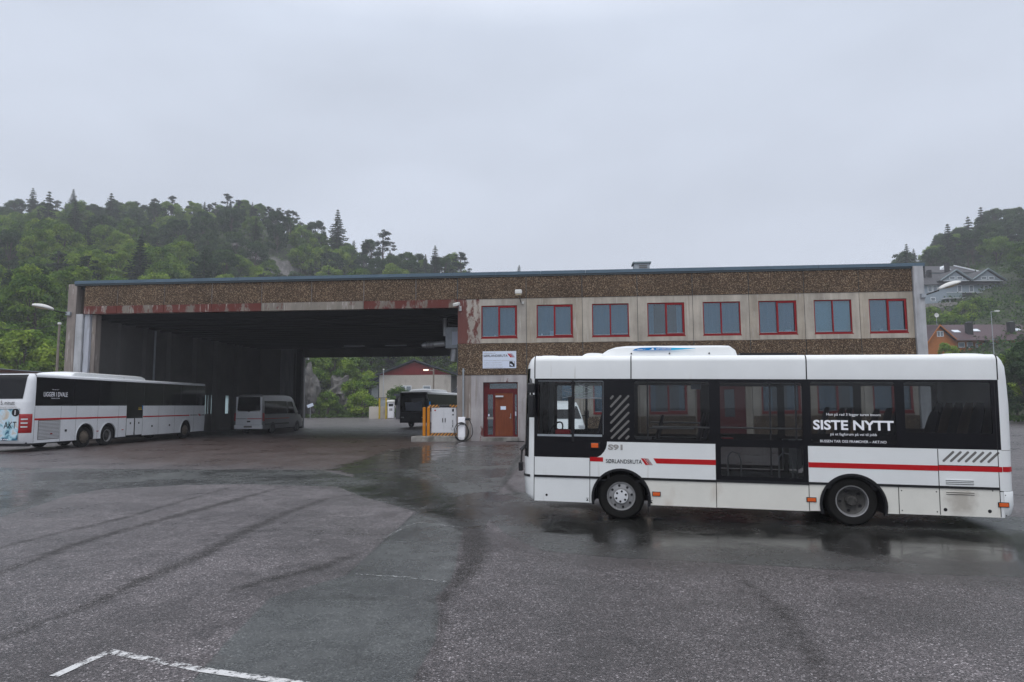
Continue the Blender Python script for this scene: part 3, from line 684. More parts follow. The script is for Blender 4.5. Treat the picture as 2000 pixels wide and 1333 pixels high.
def blob_crown(rng, blobs, per, L0, mat, name='crown', flat=.8):
    C_, N_, T_, L_ = [], [], [], []
    for (bx, by, bz, br, bt) in blobs:
        n = int(per * br * br); d = rng.normal(size=(n, 3)); d /= np.linalg.norm(d, axis=1, keepdims=True)
        d[:, 2] = np.abs(d[:, 2]) * np.where(rng.random(n) < .74, 1, -1)
        rad = br * (1 - .45 * rng.random(n) ** 2) * (1 + .18 * rng.normal(size=n))
        p = d * rad[:, None] * np.array([1, 1, flat]) + (bx, by, bz)
        C_.append(p); N_.append(d + .55 * rng.normal(size=(n, 3)) + (0, 0, .5)); T_.append(np.clip(bt + .20 * rng.normal(size=n), 0, 1)); L_.append(L0 * (.6 + .8 * rng.random(n)))
    C_, N_, T_, L_ = map(np.concatenate, (C_, N_, T_, L_))
    return leafmesh(name, C_, N_, L_, L_ * .62, T_, mat, rng)
def decid(seed, h=9.5, wdt=7.5, nb=34, per=190, L0=.42, mat='leaf_green'):
    rng = np.random.default_rng(seed); blobs = []
    mb = MB(); th = h * .42
    mb.tube([(0, 0, -1.0), (.05, 0, .3), (.1, .05, th * .6), (-.1, .1, th), (0, 0, h * .75)], [.24, .19, .15, .12, .04], 7)
    for k in range(nb):
        a = rng.random() * 2 * PI; u_ = rng.random(); z = h * (.24 + .70 * u_)
        prof = math.sin(PI * min(1, (.10 + .90 * (1 - (z / h - .24) / .76) ** .75))) ** .6 if z / h > .24 else .5
        rmax = wdt / 2 * max(.15, math.sin(PI * (.16 + .80 * (z / h - .2) / .8)) ** .8)
        rr_ = rmax * (.45 + .5 * rng.random() ** .5)
        br = (.62 + .55 * rng.random()) * wdt / 7.5 * 1.15
        c_ = (rr_ * math.cos(a), rr_ * math.sin(a), z)
        blobs.append((*c_, br, .15 + .7 * rng.random()))
        if k % 3 == 0: mb.tube([(0, 0, th * (.55 + .4 * rng.random())), (c_[0] * .5, c_[1] * .5, (th + z) / 2), (c_[0] * .95, c_[1] * .95, z)], [.08, .05, .02], 5)
    blobs.append((0, 0, h * .90, .9, .8))
    return blob_crown(rng, blobs, per, L0, mat), mb.mesh('trunk', 'bark', 40)
def conifer(seed, h=14, wdt=6.6, layers=22, mat='needle', ragged=.25, topbare=0):
    rng = np.random.default_rng(seed); C_, N_, T_, L_, A_ = [], [], [], [], []
    mb = MB(); mb.tube([(0, 0, -1), (0, 0, h * .5), (0, 0, h)], [.22, .13, .02], 6)
    for i in range(layers):
        f = i / (layers - 1); z = h * (.10 + .88 * f); rl = wdt / 2 * (1 - f) ** .85 * (1 + ragged * rng.normal() * .6) + .12
        nbr = int(7 + 4 * (1 - f)); a0 = rng.random() * 6
        for k in range(nbr):
            a = a0 + 2 * PI * k / nbr + .25 * rng.normal(); r1 = rl * (1 + ragged * rng.normal() * .5)
            if r1 < .1: continue
            ns = max(3, int(r1 / .16))
            s_ = (np.arange(ns) + .5) / ns
            sag = -.30 * r1 * s_ + .18 * r1 * s_ ** 3
            x = r1 * s_ * math.cos(a); y = r1 * s_ * math.sin(a)
            for rep in range(2):
                side = rng.normal(size=ns) * .16 * (1.2 - s_) * min(1.5, r1)
                p = np.stack([x - side * math.sin(a), y + side * math.cos(a), z + sag + .05 * rng.normal(size=ns)], 1)
                C_.append(p); N_.append(np.stack([.3 * rng.normal(size=ns) + .3 * math.cos(a), .3 * rng.normal(size=ns) + .3 * math.sin(a), 1 + 0 * s_], 1))
                T_.append(np.clip(.25 + .5 * s_ + .2 * rng.normal(size=ns), 0, 1)); L_.append(.30 + .26 * rng.random(ns))
    C_, N_, T_, L_ = map(np.concatenate, (C_, N_, T_, L_))
    return leafmesh('crown', C_, N_, L_ * 1.35, L_ * .62, T_, mat, rng), mb.mesh('trunk', 'bark', 40)
def pine(seed, h=11, wdt=5.5):
    rng = np.random.default_rng(seed); blobs = []; mb = MB()
    lean = rng.normal() * .4
    mb.tube([(0, 0, -1), (.1, 0, h * .4), (lean, .1, h * .8), (lean, 0, h * .97)], [.22, .17, .10, .03], 6)
    for k in range(20):
        a = rng.random() * 2 * PI; f = rng.random() ** .8; z = h * (.38 + .58 * f); rr_ = wdt / 2 * (1.05 - .62 * f) * (.35 + .65 * rng.random())
        c_ = (lean * .8 + rr_ * math.cos(a), rr_ * math.sin(a), z); blobs.append((*c_, .50 + .42 * rng.random(), .2 + .6 * rng.random()))
        mb.tube([(lean * .7, 0, z - .8), c_], [.06, .025], 5)
    blobs.append((lean, 0, h * .97, .5, .6))
    return blob_crown(rng, blobs, 210, .30, 'pine_needle', flat=.5), mb.mesh('trunk', 'bark', 40)
DEC = [decid(1), decid(2, 8.5, 7.2), decid(3, 10.5, 7.0, 38), decid(4, 8.0, 8.0)]
DDK = [decid(11, 9.5, 7.5, mat='leaf_dark'), decid(12, 10.5, 7.0, 36, mat='leaf_dark')]
CON = [conifer(21), conifer(22, 13, 6.0, 20, ragged=.42), conifer(23, 14, 6.6, 26, ragged=.2)]
PIN = [pine(31), pine(32, 10, 6), pine(33, 12, 5)]
BUS = [decid(41, 3.4, 3.8, 24, 300, .26), decid(42, 3.0, 4.2, 22, 300, .26)]
rnd = random.Random(7)
def plant(proto, name, loc, s, rz, label, cat, group=None, sz=None):
    t_ = empty(name, label, cat, loc, rz, group=group); t_.scale = (s, s, (sz or s))
    for me_, nm in ((proto[0], 'crown'), (proto[1], 'trunk')):
        o = bpy.data.objects.new(nm, me_); COL.objects.link(o); o.parent = t_
    return t_
def visible(X, Y, z, h):
    """rough test: does any part of a tree show past the depot, through its passage or beside it"""
    x, yt = project((X, Y, z + h)); _, ybt = project((X, Y, z))
    if x < -90 or x > 2090: return False
    if x < 170: return True
    if x < 1800:
        roof = 555 + (x - 135) * (-.0262) if x < 893 else 535 - (x - 893) * .022
        if yt < roof + 6: return True
        if 565 < x < 925 and yt < 812 and ybt > 690: return True
        return False
    return True
OCC = []
def ok_sp(X, Y, d):
    for a, b_, c_ in OCC:
        if (a - X) ** 2 + (b_ - Y) ** 2 < ((d + c_) / 2) ** 2: return False
    return True
rn = random.Random(3)
# single trees that stand out on the skyline or by their shape: (x, y of the tip, depth, height, kind, label)
special = [
    (660, 410, 208, 15.5, CON[0], 'spruce_tree', 'tall lone spruce with open layered branches standing above the ridge behind the flat roof', 'spruce tree'),
    (275, 462, 132, 13.5, CON[2], 'spruce_tree', 'dark pointed spruce just above the roof edge near its left end', 'spruce tree'),
    (218, 378, 215, 17, CON[1], 'spruce_tree', 'shaggy tall spruce high on the misty slope above the left roof end', 'spruce tree'),
    (97, 375, 200, 18, CON[1], 'spruce_tree', 'broad dark spruce at the upper left skyline', 'spruce tree'),
    (148, 392, 180, 12, CON[2], 'spruce_tree', 'dense rounded dark spruce just right of the broad spruce at the upper left', 'spruce tree'),
    (144, 370, 238, 13, CON[0], 'spruce_tree', 'pale misty spruce tip on the skyline at upper left', 'spruce tree'),
    (370, 447, 170, 11, CON[2], 'spruce_tree', 'rounded brownish dark conifer in the middle of the left slope', 'conifer'),
    (400, 488, 128, 9, CON[0], 'spruce_tree', 'small pointed spruce among pale broadleaf trees above the roof', 'spruce tree'),
    (850, 480, 190, 8, CON[1], 'spruce_tree', 'small spruce tip near the low right end of the wooded ridge', 'spruce tree'),
    (748, 448, 200, 9, PIN[1], 'pine_tree', 'ragged pine on the ridge right of the tall lone spruce', 'pine tree'),
    (900, 492, 190, 8, PIN[0], 'pine_tree', 'bushy pine at the low right end of the wooded ridge', 'pine tree'),
    (65, 368, 238, 14, CON[1], 'spruce_tree', 'faint spruce in mist on the skyline left of the broad dark one', 'spruce tree'),
    (1014, 518, 190, 7, CON[1], 'spruce_tree', 'tiny spruce tip peeping over the flat roof above the office windows', 'spruce tree'),
    (1770, 477, 190, 13, CON[0], 'spruce_tree', 'narrow spruce leftmost on the right hand ridge beside the roof corner', 'spruce tree'),
    (1850, 438, 190, 17, CON[2], 'spruce_tree', 'tall pointed spruce rising behind the grey gabled house', 'spruce tree'),
    (1890, 424, 200, 17, CON[1], 'spruce_tree', 'dark spruce between the tall pointed one and the ridge top trees', 'spruce tree'),
    (1915, 405, 205, 17, CON[0], 'spruce_tree', 'highest spruce on the right hand ridge', 'spruce tree')]
for x, y, Y, h, pr, nm, lb, ct in special:
    p = D(x, y, Y); z = p.z - h
    bz = float(hillz(p.x, Y)); 
    hh = p.z - bz if x != 1014 else h
    hh = max(h, min(h * 1.35, hh))
    zb = max(v_.co.z for v_ in pr[0].vertices)
    plant(pr, nm, (p.x, Y, p.z - hh), hh / zb * 1.15, rn.random() * 6, lb, ct, sz=hh / zb); OCC.append((p.x, Y, 4))
cnt = {'d': 0, 'c': 0}
def scatter(az0, az1, n, spacing, region, t0=0, t1=1.04):
    made = 0
    for _ in range(n * 60):
        if made >= n: break
        a = rn.uniform(az0, az1); yb = float(tab(a, YB)); yr = float(tab(a, YR))
        Y = yb + 3 + (yr + 5 - yb) * rn.uniform(t0, t1); X = a * Y
        z = float(hillz(X, Y))
        if z < 0: continue
        if not ok_sp(X, Y, spacing): continue
        if -.44 < a < -.30 and 168 < Y < 187 and rn.random() < .8: continue
        tt = (Y - yb) / (yr - yb)
        ptop = .55 if tt > .86 else (.16 if tt > .4 else .10)
        if region == 'right': ptop = .25
        if region == 'right' and ((95 < Y < 122 and .585 < a < .80) or (116 < Y < 174 and .56 < a < .77)): continue
        if region == 'right' and a > .56 and 118 < Y < 134: h_s = .5
        else: h_s = 1
        if region == 'right' and a > .585 and Y < 97 : h_s = .42
        if region == 'right' and a > .60 and 120 < Y < 136 : h_s = .45
        if -.24 < a < -.08 and Y < 140: continue
        if tt > .80 and region != 'right': h_s = .95
        r_ = rn.random()
        h = 10 * h_s
        if not visible(X, Y, z, h): OCC.append((X, Y, spacing)); continue
        OCC.append((X, Y, spacing)); made += 1
        xx, yy = project((X, Y, z + h * .8))
        if region == 'left':
            where = 'left of the bus hall' if xx < 150 else ('seen through the bus hall passage' if yy > 640 else 'above the flat roof')
        else: where = 'on the hillside around the right hand houses'
        if r_ < ptop * .5 and h_s == 1 or (r_ < ptop and tt > .8 and region != 'right' and rn.random() < .45):
            k = rn.randrange(3); s = rn.uniform(.55, .85) * (.85 if tt > .8 else 1)
            plant(CON[k], 'spruce_tree', (X, Y, z - .5), s, rn.random() * 6, 'dark spruce among the hillside trees ' + where, 'spruce tree', 'spruces on the hillside ' + where)
        elif r_ < ptop:
            k = rn.randrange(3); s = rn.uniform(.7, .95)
            plant(PIN[k], 'pine_tree', (X, Y, z - .5), s, rn.random() * 6, 'ragged dark pine among the hillside trees ' + where, 'pine tree', 'pines on the hillside ' + where)
        else:
            dk = rn.random() < (.80 if region == 'right' else (.45 if tt > .6 else .15))
            P_ = DDK if dk else DEC; s = rn.uniform(.75, 1.12) * h_s
            lb = ('dark' if dk else 'bright') + ' green broadleaf tree in the wood ' + where
            plant(P_[rn.randrange(len(P_))], 'broadleaf_tree', (X, Y, z - .5), s, rn.random() * 6, lb, 'broadleaf tree', lb.replace('tree', 'trees'))
    return made
n1_ = scatter(-.80, -.03, 135, 5.0, 'left', .86, 1.02)
n1_ += scatter(-.80, .02, 215, 6.3, 'left')
n2_ = scatter(.56, .80, 40, 5.4, 'right', .84, 1.03) + scatter(.56, .80, 60, 6.5, 'right')
print('trees', n1_, n2_)
# undergrowth between the trees
rng = np.random.default_rng(5)
def undergrowth(name, az0, az1, n, Lm):
    a = rng.uniform(az0, az1, n); yb = tab(a, YB); yr = tab(a, YR); Y = yb + (yr + 6 - yb) * rng.random(n) ** 1.1; X = a * Y; Z = hillz(X, Y)
    rk = (a > -.45) & (a < -.30) & (Y > 179) & (Y < 189) & (rng.random(n) < .72)
    kp = ~rk & (Z > -.2); X, Y, Z = X[kp], Y[kp], Z[kp]; n = len(X)
    k = 7
    c_ = np.repeat(np.stack([X, Y, Z], 1), k, 0) + rng.normal(size=(n * k, 3)) * (.8, .8, .45) + (0, 0, .6)
    d = rng.normal(size=(n * k, 3)) + (0, -.4, .9)
    me = leafmesh(name, c_, d, Lm * (.6 + .8 * rng.random(n * k)), Lm * .6 * (.6 + .8 * rng.random(n * k)), np.clip(np.repeat(rng.random(n), k) * .8 + .1 * rng.normal(size=n * k) + .1, 0, 1), 'undergrowth', rng)
    o = bpy.data.objects.new(name, me); COL.objects.link(o); return tag(o, kind='stuff')
undergrowth('undergrowth', -.82, .03, 9000, .62)
undergrowth('hillside_bushes', .5, .82, 3500, .6)

# ================================================================== THE DEPOT
FY = R(-4.7)
F0 = G(897, 862)
FUX = Vector((math.cos(FY), math.sin(FY))); FVX = Vector((-math.sin(FY), math.cos(FY)))
def FU(x, y):                           # picture point on the facade plane -> (u, z)
    r = ray(x, y); t_ = (FVX @ Vector(F0[:2])) / (FVX @ Vector((r.x, r.y))); p = Vector((r.x, r.y)) * t_
    return (p - Vector(F0[:2])) @ FUX, r.z * t_ + CAMH
def FW(u, v, z=0.0):
    q = Vector(F0[:2]) + FUX * u + FVX * v; return Vector((q.x, q.y, z))
depot = empty('bus_depot', 'long flat roofed concrete depot with brown pebble panels, open bus hall and office wing', 'building', FW(0, 0), FY)
def dp(name, mb, mat, smooth=None, parent=None): return mb.build(name, mat, parent or depot, smooth)
UL, UR, DEP = -21.62, 23.62, 22.5
ZT = 8.74                                # top of the pebble panels
JU = [-21.18, -19.24, -16.5, -13.76, -10.93, -8.12, -5.22, -2.37, -.12]
JO = [-.10, 3.56, 6.5, 9.36, 12.19, 15.03, 17.79, 20.5, 23.12]
# upper pebble band
for i in range(8): dp('aggregate_panel', MB().box(JU[i] + .02, JU[i + 1] - .02, 0, .14, 7.49, ZT), 'aggregate')
for i in range(8): dp('aggregate_panel', MB().box(JO[i] + .018, JO[i + 1] - .018, -.03, .14, 7.49, ZT), 'aggregate')
for i in range(8): dp('aggregate_panel', MB().box(JO[i] + .018, JO[i + 1] - .018, -.03, .14, 3.45, 5.10), 'aggregate')
# light mortar joints of the hall band, dark ones of the office
dp('joint_strip', MB().box(JU[0], JU[-1], .03, .12, 7.50, ZT - .01), 'pale_column')
dp('joint_strip', MB().box(JO[0] - .03, JO[-1], .0, .12, 3.46, 5.09), 'flashing_dark'); dp('joint_strip', MB().box(JO[0] - .03, JO[-1], .0, .12, 7.50, ZT - .01), 'flashing_dark')
# metal roof edge in lengths
us = ticks(UL - .12, ((UR + .12, 2.37),))
for i in range(len(us) - 1):
    dp('roof_flashing', MB().box(us[i] + .008, us[i + 1] - .008, -.10, .30, ZT, ZT + .17), 'flashing')
dp('roof_flashing', MB().box(UL - .10, UR + .10, -.07, .28, ZT - .10, ZT - .002), 'flashing_dark')
dp('roof', MB().box(UL, UR, .30, DEP, ZT - .25, ZT + .05), 'flashing_dark')
# beam over the hall opening
for i in range(8):
    dp('beam', MB().box(JU[i] + .012, JU[i + 1] - .006, -.012, .35, 7.05, 7.478), 'red_beam' if i not in (4, 5) else 'beam_concrete')
dp('beam', MB().box(JU[0], JU[-1], .02, .34, 7.06, 7.486), 'hall_concrete')
# ceiling and ribs
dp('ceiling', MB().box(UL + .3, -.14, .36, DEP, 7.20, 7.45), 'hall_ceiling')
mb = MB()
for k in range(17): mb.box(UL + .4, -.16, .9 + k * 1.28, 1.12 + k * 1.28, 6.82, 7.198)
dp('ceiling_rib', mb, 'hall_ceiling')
# left end: outer column, white post, side wall with narrow windows, back wall with opening
dp('column', MB().box(-22.12, -21.62, -.03, .75, 0, ZT - .002), 'brown_concrete')
dp('column', MB().box(-21.60, -21.20, -.02, .70, 0, 7.05), 'end_concrete')
dp('column', MB().box(-21.16, -20.85, .10, .55, 0, 7.04), 'white_column')
dp('column', MB().box(-20.83, -20.60, .25, .70, 0, 7.03), 'brown_concrete')
def wall_v(x):
    r = ray(x, 790); A = FW(-21.3, 0); q = (A.x * r.y - A.y * r.x); d = FVX.x * r.y - FVX.y * r.x; return -q / d
slits = [(wall_v(a), wall_v(b_)) for a, b_ in ((397.5, 404), (405.5, 408.5), (412, 416.5), (440, 448), (461, 470))]
print('slits', slits)
W_ = MB()
W_.plate(rect(.75, DEP, 0, 7.2), [rect(a, b_, 1.32, 2.75) for a, b_ in slits], 0, .25)
W_.v = [(-21.3 - y_, x_, z_) for x_, y_, z_ in W_.v]
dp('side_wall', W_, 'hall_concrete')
for a, b_ in slits: dp('slit_window', MB().box(-21.40, -21.39, a, b_, 1.32, 2.75), 'frosted_glass')
for v in (3.1, 5.6, 8.2, 11.4, 14.3, 17.6):
    dp('wall_pier', MB().box(-21.29, -21.05 + .1 * (v > 8), v, v + .55, 0, 6.82), 'hall_concrete')
dp('downpipe', MB().tube([(-21.1, 6.6, 0), (-21.1, 6.6, 6.8)], .06, 8), 'galvanised', 40)
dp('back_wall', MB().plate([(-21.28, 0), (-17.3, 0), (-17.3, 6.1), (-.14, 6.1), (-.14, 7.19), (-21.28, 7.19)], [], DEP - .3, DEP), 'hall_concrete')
dp('column', MB().box(-19.2, -18.0, DEP - .75, DEP - .31, 0, 6.82), 'pale_column')
dp('column', MB().box(-17.75, -17.3, DEP - .8, DEP - .31, 0, 6.82), 'hall_ceiling')
# office shell
dp('office_side_wall', MB().box(-.12, .12, .36, DEP, 0, 7.19), 'hall_concrete')
dp('office_back_wall', MB().box(.13, UR - .1, DEP - .3, DEP, 0, 8.48), 'facade_concrete')
dp('office_end_wall', MB().box(UR - .3, UR - .05, .6, DEP - .31, 0, 8.48), 'end_concrete')
dp('column', MB().box(23.13, UR, -.14, .55, 0, ZT + .0), 'end_concrete')
# upper office wall
wins = []
UWX = [(940, 1010), (1048.2, 1119), (1156.5, 1228.5), (1264.8, 1337.5), (1373.5, 1447), (1482.5, 1557), (1591, 1665), (1698.7, 1773)]
wmats = ['peeling_red', 'facade_concrete_warm', 'facade_concrete', 'facade_concrete', 'facade_concrete', 'facade_concrete_warm', 'facade_concrete', 'facade_concrete_warm']
for i in range(8):
    a = FU(UWX[i][0], 630)[0]; b_ = FU(UWX[i][1], 630)[0]; wins.append((a, b_))
    dp('wall_panel', MB().plate(rect(JO[i] + .012, JO[i + 1] - .012, 5.112, 7.478), [rect(a, b_, 5.37, 7.12)], 0, .14), wmats[i])
    dp('wall_panel', MB().box(a + .01, b_ - .01, -.018, -.0005, 5.125, 5.35), 'facade_concrete')
dp('joint_strip', MB().plate(rect(JO[0], JO[-1], 5.09, 7.50), [rect(a, b_, 5.36, 7.13) for a, b_ in wins], .03, .13), 'flashing_dark')
def window(a, b_, z0, z1, v=.02, wide=0, curt='curtain', split=.5, mode=0, proud=None):
    """red framed window of two panes: the frame with its glass and curtains"""
    f = MB(); t1 = .055; mid = a + (b_ - a) * split; tm = .06
    o = [rect(a + t1, mid - tm / 2, z0 + t1 + .05, z1 - t1), rect(mid + tm / 2, b_ - t1, z0 + t1 + .05, z1 - t1)]
    f.plate(rect(a - .01, b_ + .01, z0 - .01, z1 + .01), o, v - .035, v + .05)
    if proud is not None:                 # the opening sash
        x0, x1 = (a + .03, mid + .03) if proud == 0 else (mid - .03, b_ - .03)
        f.plate(rect(x0, x1, z0 + .055, z1 - .04), [rect(x0 + .085, x1 - .085, z0 + .15, z1 - .115)], v - .058, v - .036)
    f.box(a - .02, b_ + .02, v - .09, v - .036, z0 - .03, z0 + .035)
    fr_ = dp('window', f, 'red_frame')
    MB().box(a + t1, mid - .03, v - .052, v - .037, z0 + .10, z0 + .125).box(mid + .03, b_ - t1, v - .066, v - .059, z0 + .145, z0 + .165).build('glazing_bead', 'galvanised', fr_)
    g = MB(); g.box(a + .03, b_ - .03, v + .012, v + .018, z0 + .04, z1 - .03); dp('pane', g, 'window_glass', parent=fr_)
    c_ = MB(); W = b_ - a
    def folds(x0, x1, m_=0):
        n = max(8, int((x1 - x0) * 12)); rows = [[(x0 + (x1 - x0) * k / n, v + .16 + .004 * math.sin(k * 1.9), zz) for k in range(n + 1)] for zz in (z0 - .1, z1 + .1)]
        c_.grid(rows, m_)
    if mode == 0: folds(a - .05, a + W * .30); folds(b_ - W * .32, b_ + .05)
    elif mode == 1: folds(a - .05, b_ + .05)
    elif mode == 2: c_.box(a - .05, b_ + .05, v + .14, v + .15, z0 - .1, z1 + .1)
    elif mode == 3: folds(a - .05, a + W * .48); folds(b_ - W * .14, b_ + .05)
    elif mode == 4: folds(a, a + W * .18); folds(b_ - W * .20, b_ + .05)
    dp('blind' if mode == 2 else 'curtain', c_, 'blind' if mode == 2 else curt, parent=fr_)
    return fr_
for i, (a, b_) in enumerate(wins):
    window(a, b_, 5.37, 7.12, v=.075, split=(.49, .49, .50, .50, .49, .49, .50, .50)[i], mode=(1, 1, 1, 4, 1, 1, 2, 1)[i], proud=(1, 1, None, 1, None, 1, None, 1)[i])
for i, (fx, w_, h_) in ((1, (.12, .08, .10)), (1, (.36, .20, .24)), (5, (.70, .30, .12)), (0, (.35, .10, .05)), (7, (.30, .1, .12))):
    a, b_ = wins[i]; x0 = a + (b_ - a) * fx
    o_ = dp('sill_item', MB().box(x0, x0 + w_, .115, .20, 5.44, 5.44 + h_ + .06), 'charger_white')
# rooms behind the windows
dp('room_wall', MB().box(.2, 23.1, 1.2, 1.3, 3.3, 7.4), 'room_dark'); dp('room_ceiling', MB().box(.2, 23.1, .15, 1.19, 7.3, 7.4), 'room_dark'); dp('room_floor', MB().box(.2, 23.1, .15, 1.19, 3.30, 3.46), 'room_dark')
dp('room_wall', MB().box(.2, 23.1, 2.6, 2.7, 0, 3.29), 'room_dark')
# ground floor
d0, d1 = FU(943.5, 800)[0], FU(1011.5, 800)[0]
dz0, dz1 = .20, 3.06
gwin = {}
for i in range(1, 8):
    c0 = (wins[i][0] + wins[i][1]) / 2; gwin[i] = (c0 - .95, c0 + .95)
for i in range(8):
    if i == 0: hole = [rect(d0, d1, 0.0 + .21, dz1)]
    elif i == 4: hole = [rect(gwin[i][0] - .45, gwin[i][1] + .1, .12, 3.0)]
    else: hole = [rect(*gwin[i], 1.38, 3.08)]
    dp('wall_panel', MB().plate(rect(JO[i] + .012, JO[i + 1] - .012, 0, 3.438), hole, 0, .16), 'door_concrete' if i == 0 else ('facade_concrete' if i % 2 else 'facade_concrete_warm'))
    if i not in (0, 4):
        dp('aggregate_panel', MB().box(JO[i] + .03, JO[i + 1] - .03, -.03, -.001, .25, 1.25), 'aggregate')
        window(*gwin[i], 1.38, 3.08, mode=(0, 0, 3, 4, 1, 0, 3, 1)[i], proud=1)
dp('corner_pier', MB().box(-.12, .62, -.006, -.0005, 0, 3.437), 'brown_concrete')
# red garage side door in the fifth bay
g0, g1 = gwin[4][0] - .45, gwin[4][1] + .1
dr = dp('door', MB().plate(rect(g0, g1, .12, 3.0), [rect(g0 + .55, g0 + 1.05, 1.2, 2.6), rect(g1 - 1.05, g1 - .55, 1.2, 2.6)], .04, .09), 'dark_red_frame')
dp('pane', MB().box(g0 + .5, g1 - .5, .06, .065, 1.15, 2.65), 'window_glass', parent=dr)
# main entrance: frame, wooden leaf, side lights, transom
fr_ = MB(); la, lb = d0 + .60, d0 + 1.56
sl = [rect(d0 + .22, d0 + .50, .32, 2.42), rect(lb + .09, d1 - .07, .32, 2.42)]
fr_.plate(rect(d0, d1, .21, dz1), sl + [rect(d0 + .32, d1 - .05, 2.72, 3.0), rect(la, lb, .24, 2.50)], .20, .30)
door = dp('entrance', fr_, 'dark_red_frame')
dp('door_leaf', MB().box(la + .01, lb - .01, .215, .26, .25, 2.49), 'door_wood', parent=door)
dp('handle', MB().tube([(lb - .12, .16, 1.15), (lb - .12, .16, 1.42)], .016, 8).tube([(lb - .2, .16, 1.2), (lb - .12, .16, 1.2)], .012, 8), 'galvanised', 40, parent=door)
dp('door_sign', MB().box(la + .30, la + .58, .207, .213, 1.62, 1.80), 'sign_white', parent=door)
dp('closer', MB().box(la + .05, la + .45, .12, .19, 2.28, 2.36), 'cabinet_grey', parent=door)
dp('pane', MB().box(d0 + .2, d0 + .52, .25, .255, .30, 2.45), 'window_glass', parent=door); dp('pane', MB().box(lb + .05, d1 - .05, .25, .255, .30, 2.45), 'window_glass', parent=door)
dp('pane', MB().box(d0 + .3, d1 - .03, .25, .255, 2.70, 3.02), 'window_glass', parent=door)
dp('side_light_bar', MB().box(d0 + .2, d0 + .52, .19, .199, 1.12, 1.24).box(d0 + .21, d0 + .51, .262, .27, .75, 1.12), 'old_concrete', parent=door)
dp('notice', MB().box(lb + .10, d1 - .10, .238, .243, 1.3, 1.52).box(lb + .16, d1 - .12, .238, .243, 1.55, 1.75), 'sign_white', parent=door)
dp('notice', MB().box(d0 + .24, d0 + .31, .238, .243, 1.28, 1.40), 'sign_white', parent=door)
dp('door_step', MB().box(d0 - .02, d1 + .02, -.28, .30, 0, .20), 'old_concrete')
for x0, x1, y_, lb_ in ((672, 712, 677.5, 'left unlit strip lamp hanging under the dark ceiling above the hall passage'), (752, 794, 676, 'right unlit strip lamp hanging under the dark ceiling above the hall passage')):
    a, b_ = D(x0, y_, 56.0), D(x1, y_, 56.0); L_ = b_.x - a.x
    o_ = empty('strip_lamp', lb_, 'lamp', (a.x, 56.0, a.z)); MB().box(0, L_, -.08, .08, 0, .09).build('tube', 'galvanised', o_)
    for xx in (.15, L_ - .15): MB().tube([(xx, 0, .09), (xx, 0, 7.2 - a.z)], .012, 5).build('hanger', 'black_trim', o_)
# rooftop ventilator
p = FU(1247, 520); uc = p[0] * 1.04
vent = empty('roof_ventilator', 'small grey louvred ventilator box standing on the flat roof above the office windows', 'roof vent', FW(uc, 2.2, ZT + .05), FY)
MB().box(-.42, .42, -.4, .4, 0, .80).build('housing', 'galvanised', vent)
MB().box(-.50, .50, -.48, .48, .80, .88).build('cover', 'trim_green_grey', vent)
mb = MB()
for k in range(5): mb.box(-.15, .28, -.43, -.405, .25 + k * .1, .30 + k * .1)
mb.build('louvre', 'vent_grey', vent)
# ducts under the hall ceiling
duct = empty('ventilation_duct', 'silver ventilation duct and fan box hanging in the dark hall next to the office corner', 'duct', FW(-1.3, 3.4, 5.3), FY)
MB().tube([(-1.45, 0, .02), (-1.3, 0, .05), (-.1, 0, .15)], [.10, .16, .17], 14).build('pipe', 'duct_metal', duct, 40)
mb = MB()
for k in range(5): mb.lathe([(.18, -1.2 + k * .1), (.21, -1.17 + k * .1), (.18, -1.14 + k * .1)], (0, 0, .08), 'x', 14)
mb.build('ring', 'duct_metal', duct, 40)
MB().box(0, .75, -.35, .35, -.15, 1.05).build('fan_box', 'galvanised', duct); MB().box(.38, .72, -.37, -.355, .02, .80).build('notice', 'sign_white', duct)
MB().tube([(-.1, .1, .6), (-.1, .1, 1.8)], .13, 12).build('pipe', 'duct_metal', duct, 40)
MB().tube([(.4, .2, -.9), (.5, .2, -.15)], .28, 14).build('pipe', 'duct_metal', duct, 40)
# wall lamp, security camera, company sign, conduit
u0, z0 = FU(1018, 584)
lm = empty('wall_lamp', 'small flood lamp on a short bent arm high between the first two office windows', 'lamp', FW(u0, -.03, z0), FY)
MB().tube([(0, 0, -.22), (0, -.2, -.2), (-.08, -.35, .05), (-.12, -.4, .20)], .022, 8).build('arm', 'black_trim', lm, 40)
MB().rbox(-.28, .08, -.72, -.35, .17, .38, .05).build('housing', 'camera_white', lm, 40); MB().rbox(-.25, .05, -.69, -.38, .10, .168, .03).build('lens', 'lamp_lens', lm, 40)
MB().box(.03, .14, -.05, 0, -.28, -.16).build('junction_box', 'camera_white', lm)
u0, z0 = FU(899, 594)
cm = empty('security_camera', 'small white security camera on a bracket at the corner of the hall opening', 'camera', FW(u0, -.02, z0), FY)
b_ = MB().rbox(-.14, .10, -.52, -.14, -.02, .12, .03).build('body', 'camera_white', cm, 40); b_.rotation_euler = (R(18), 0, R(-25))
MB().tube([(0, -.05, -.28), (0, -.24, -.22), (-.02, -.28, -.02)], .022, 8).build('bracket', 'galvanised', cm, 40)
MB().box(-.07, .07, -.06, -.001, -.38, -.12).build('base', 'camera_white', cm)
u0, z1 = FU(943, 687); u1, z0 = FU(1008.5, 719.5)
sg = empty('company_sign', 'white sign board with company name, bullet list and stripes logo above the entrance', 'sign', FW(u0, -.032, z0), FY)
sw, sh = u1 - u0, z1 - z0
MB().box(0, sw, -.03, 0, 0, sh).build('board', 'sign_white', sg)
sgl = lambda *a, **k: text(*a, **k)
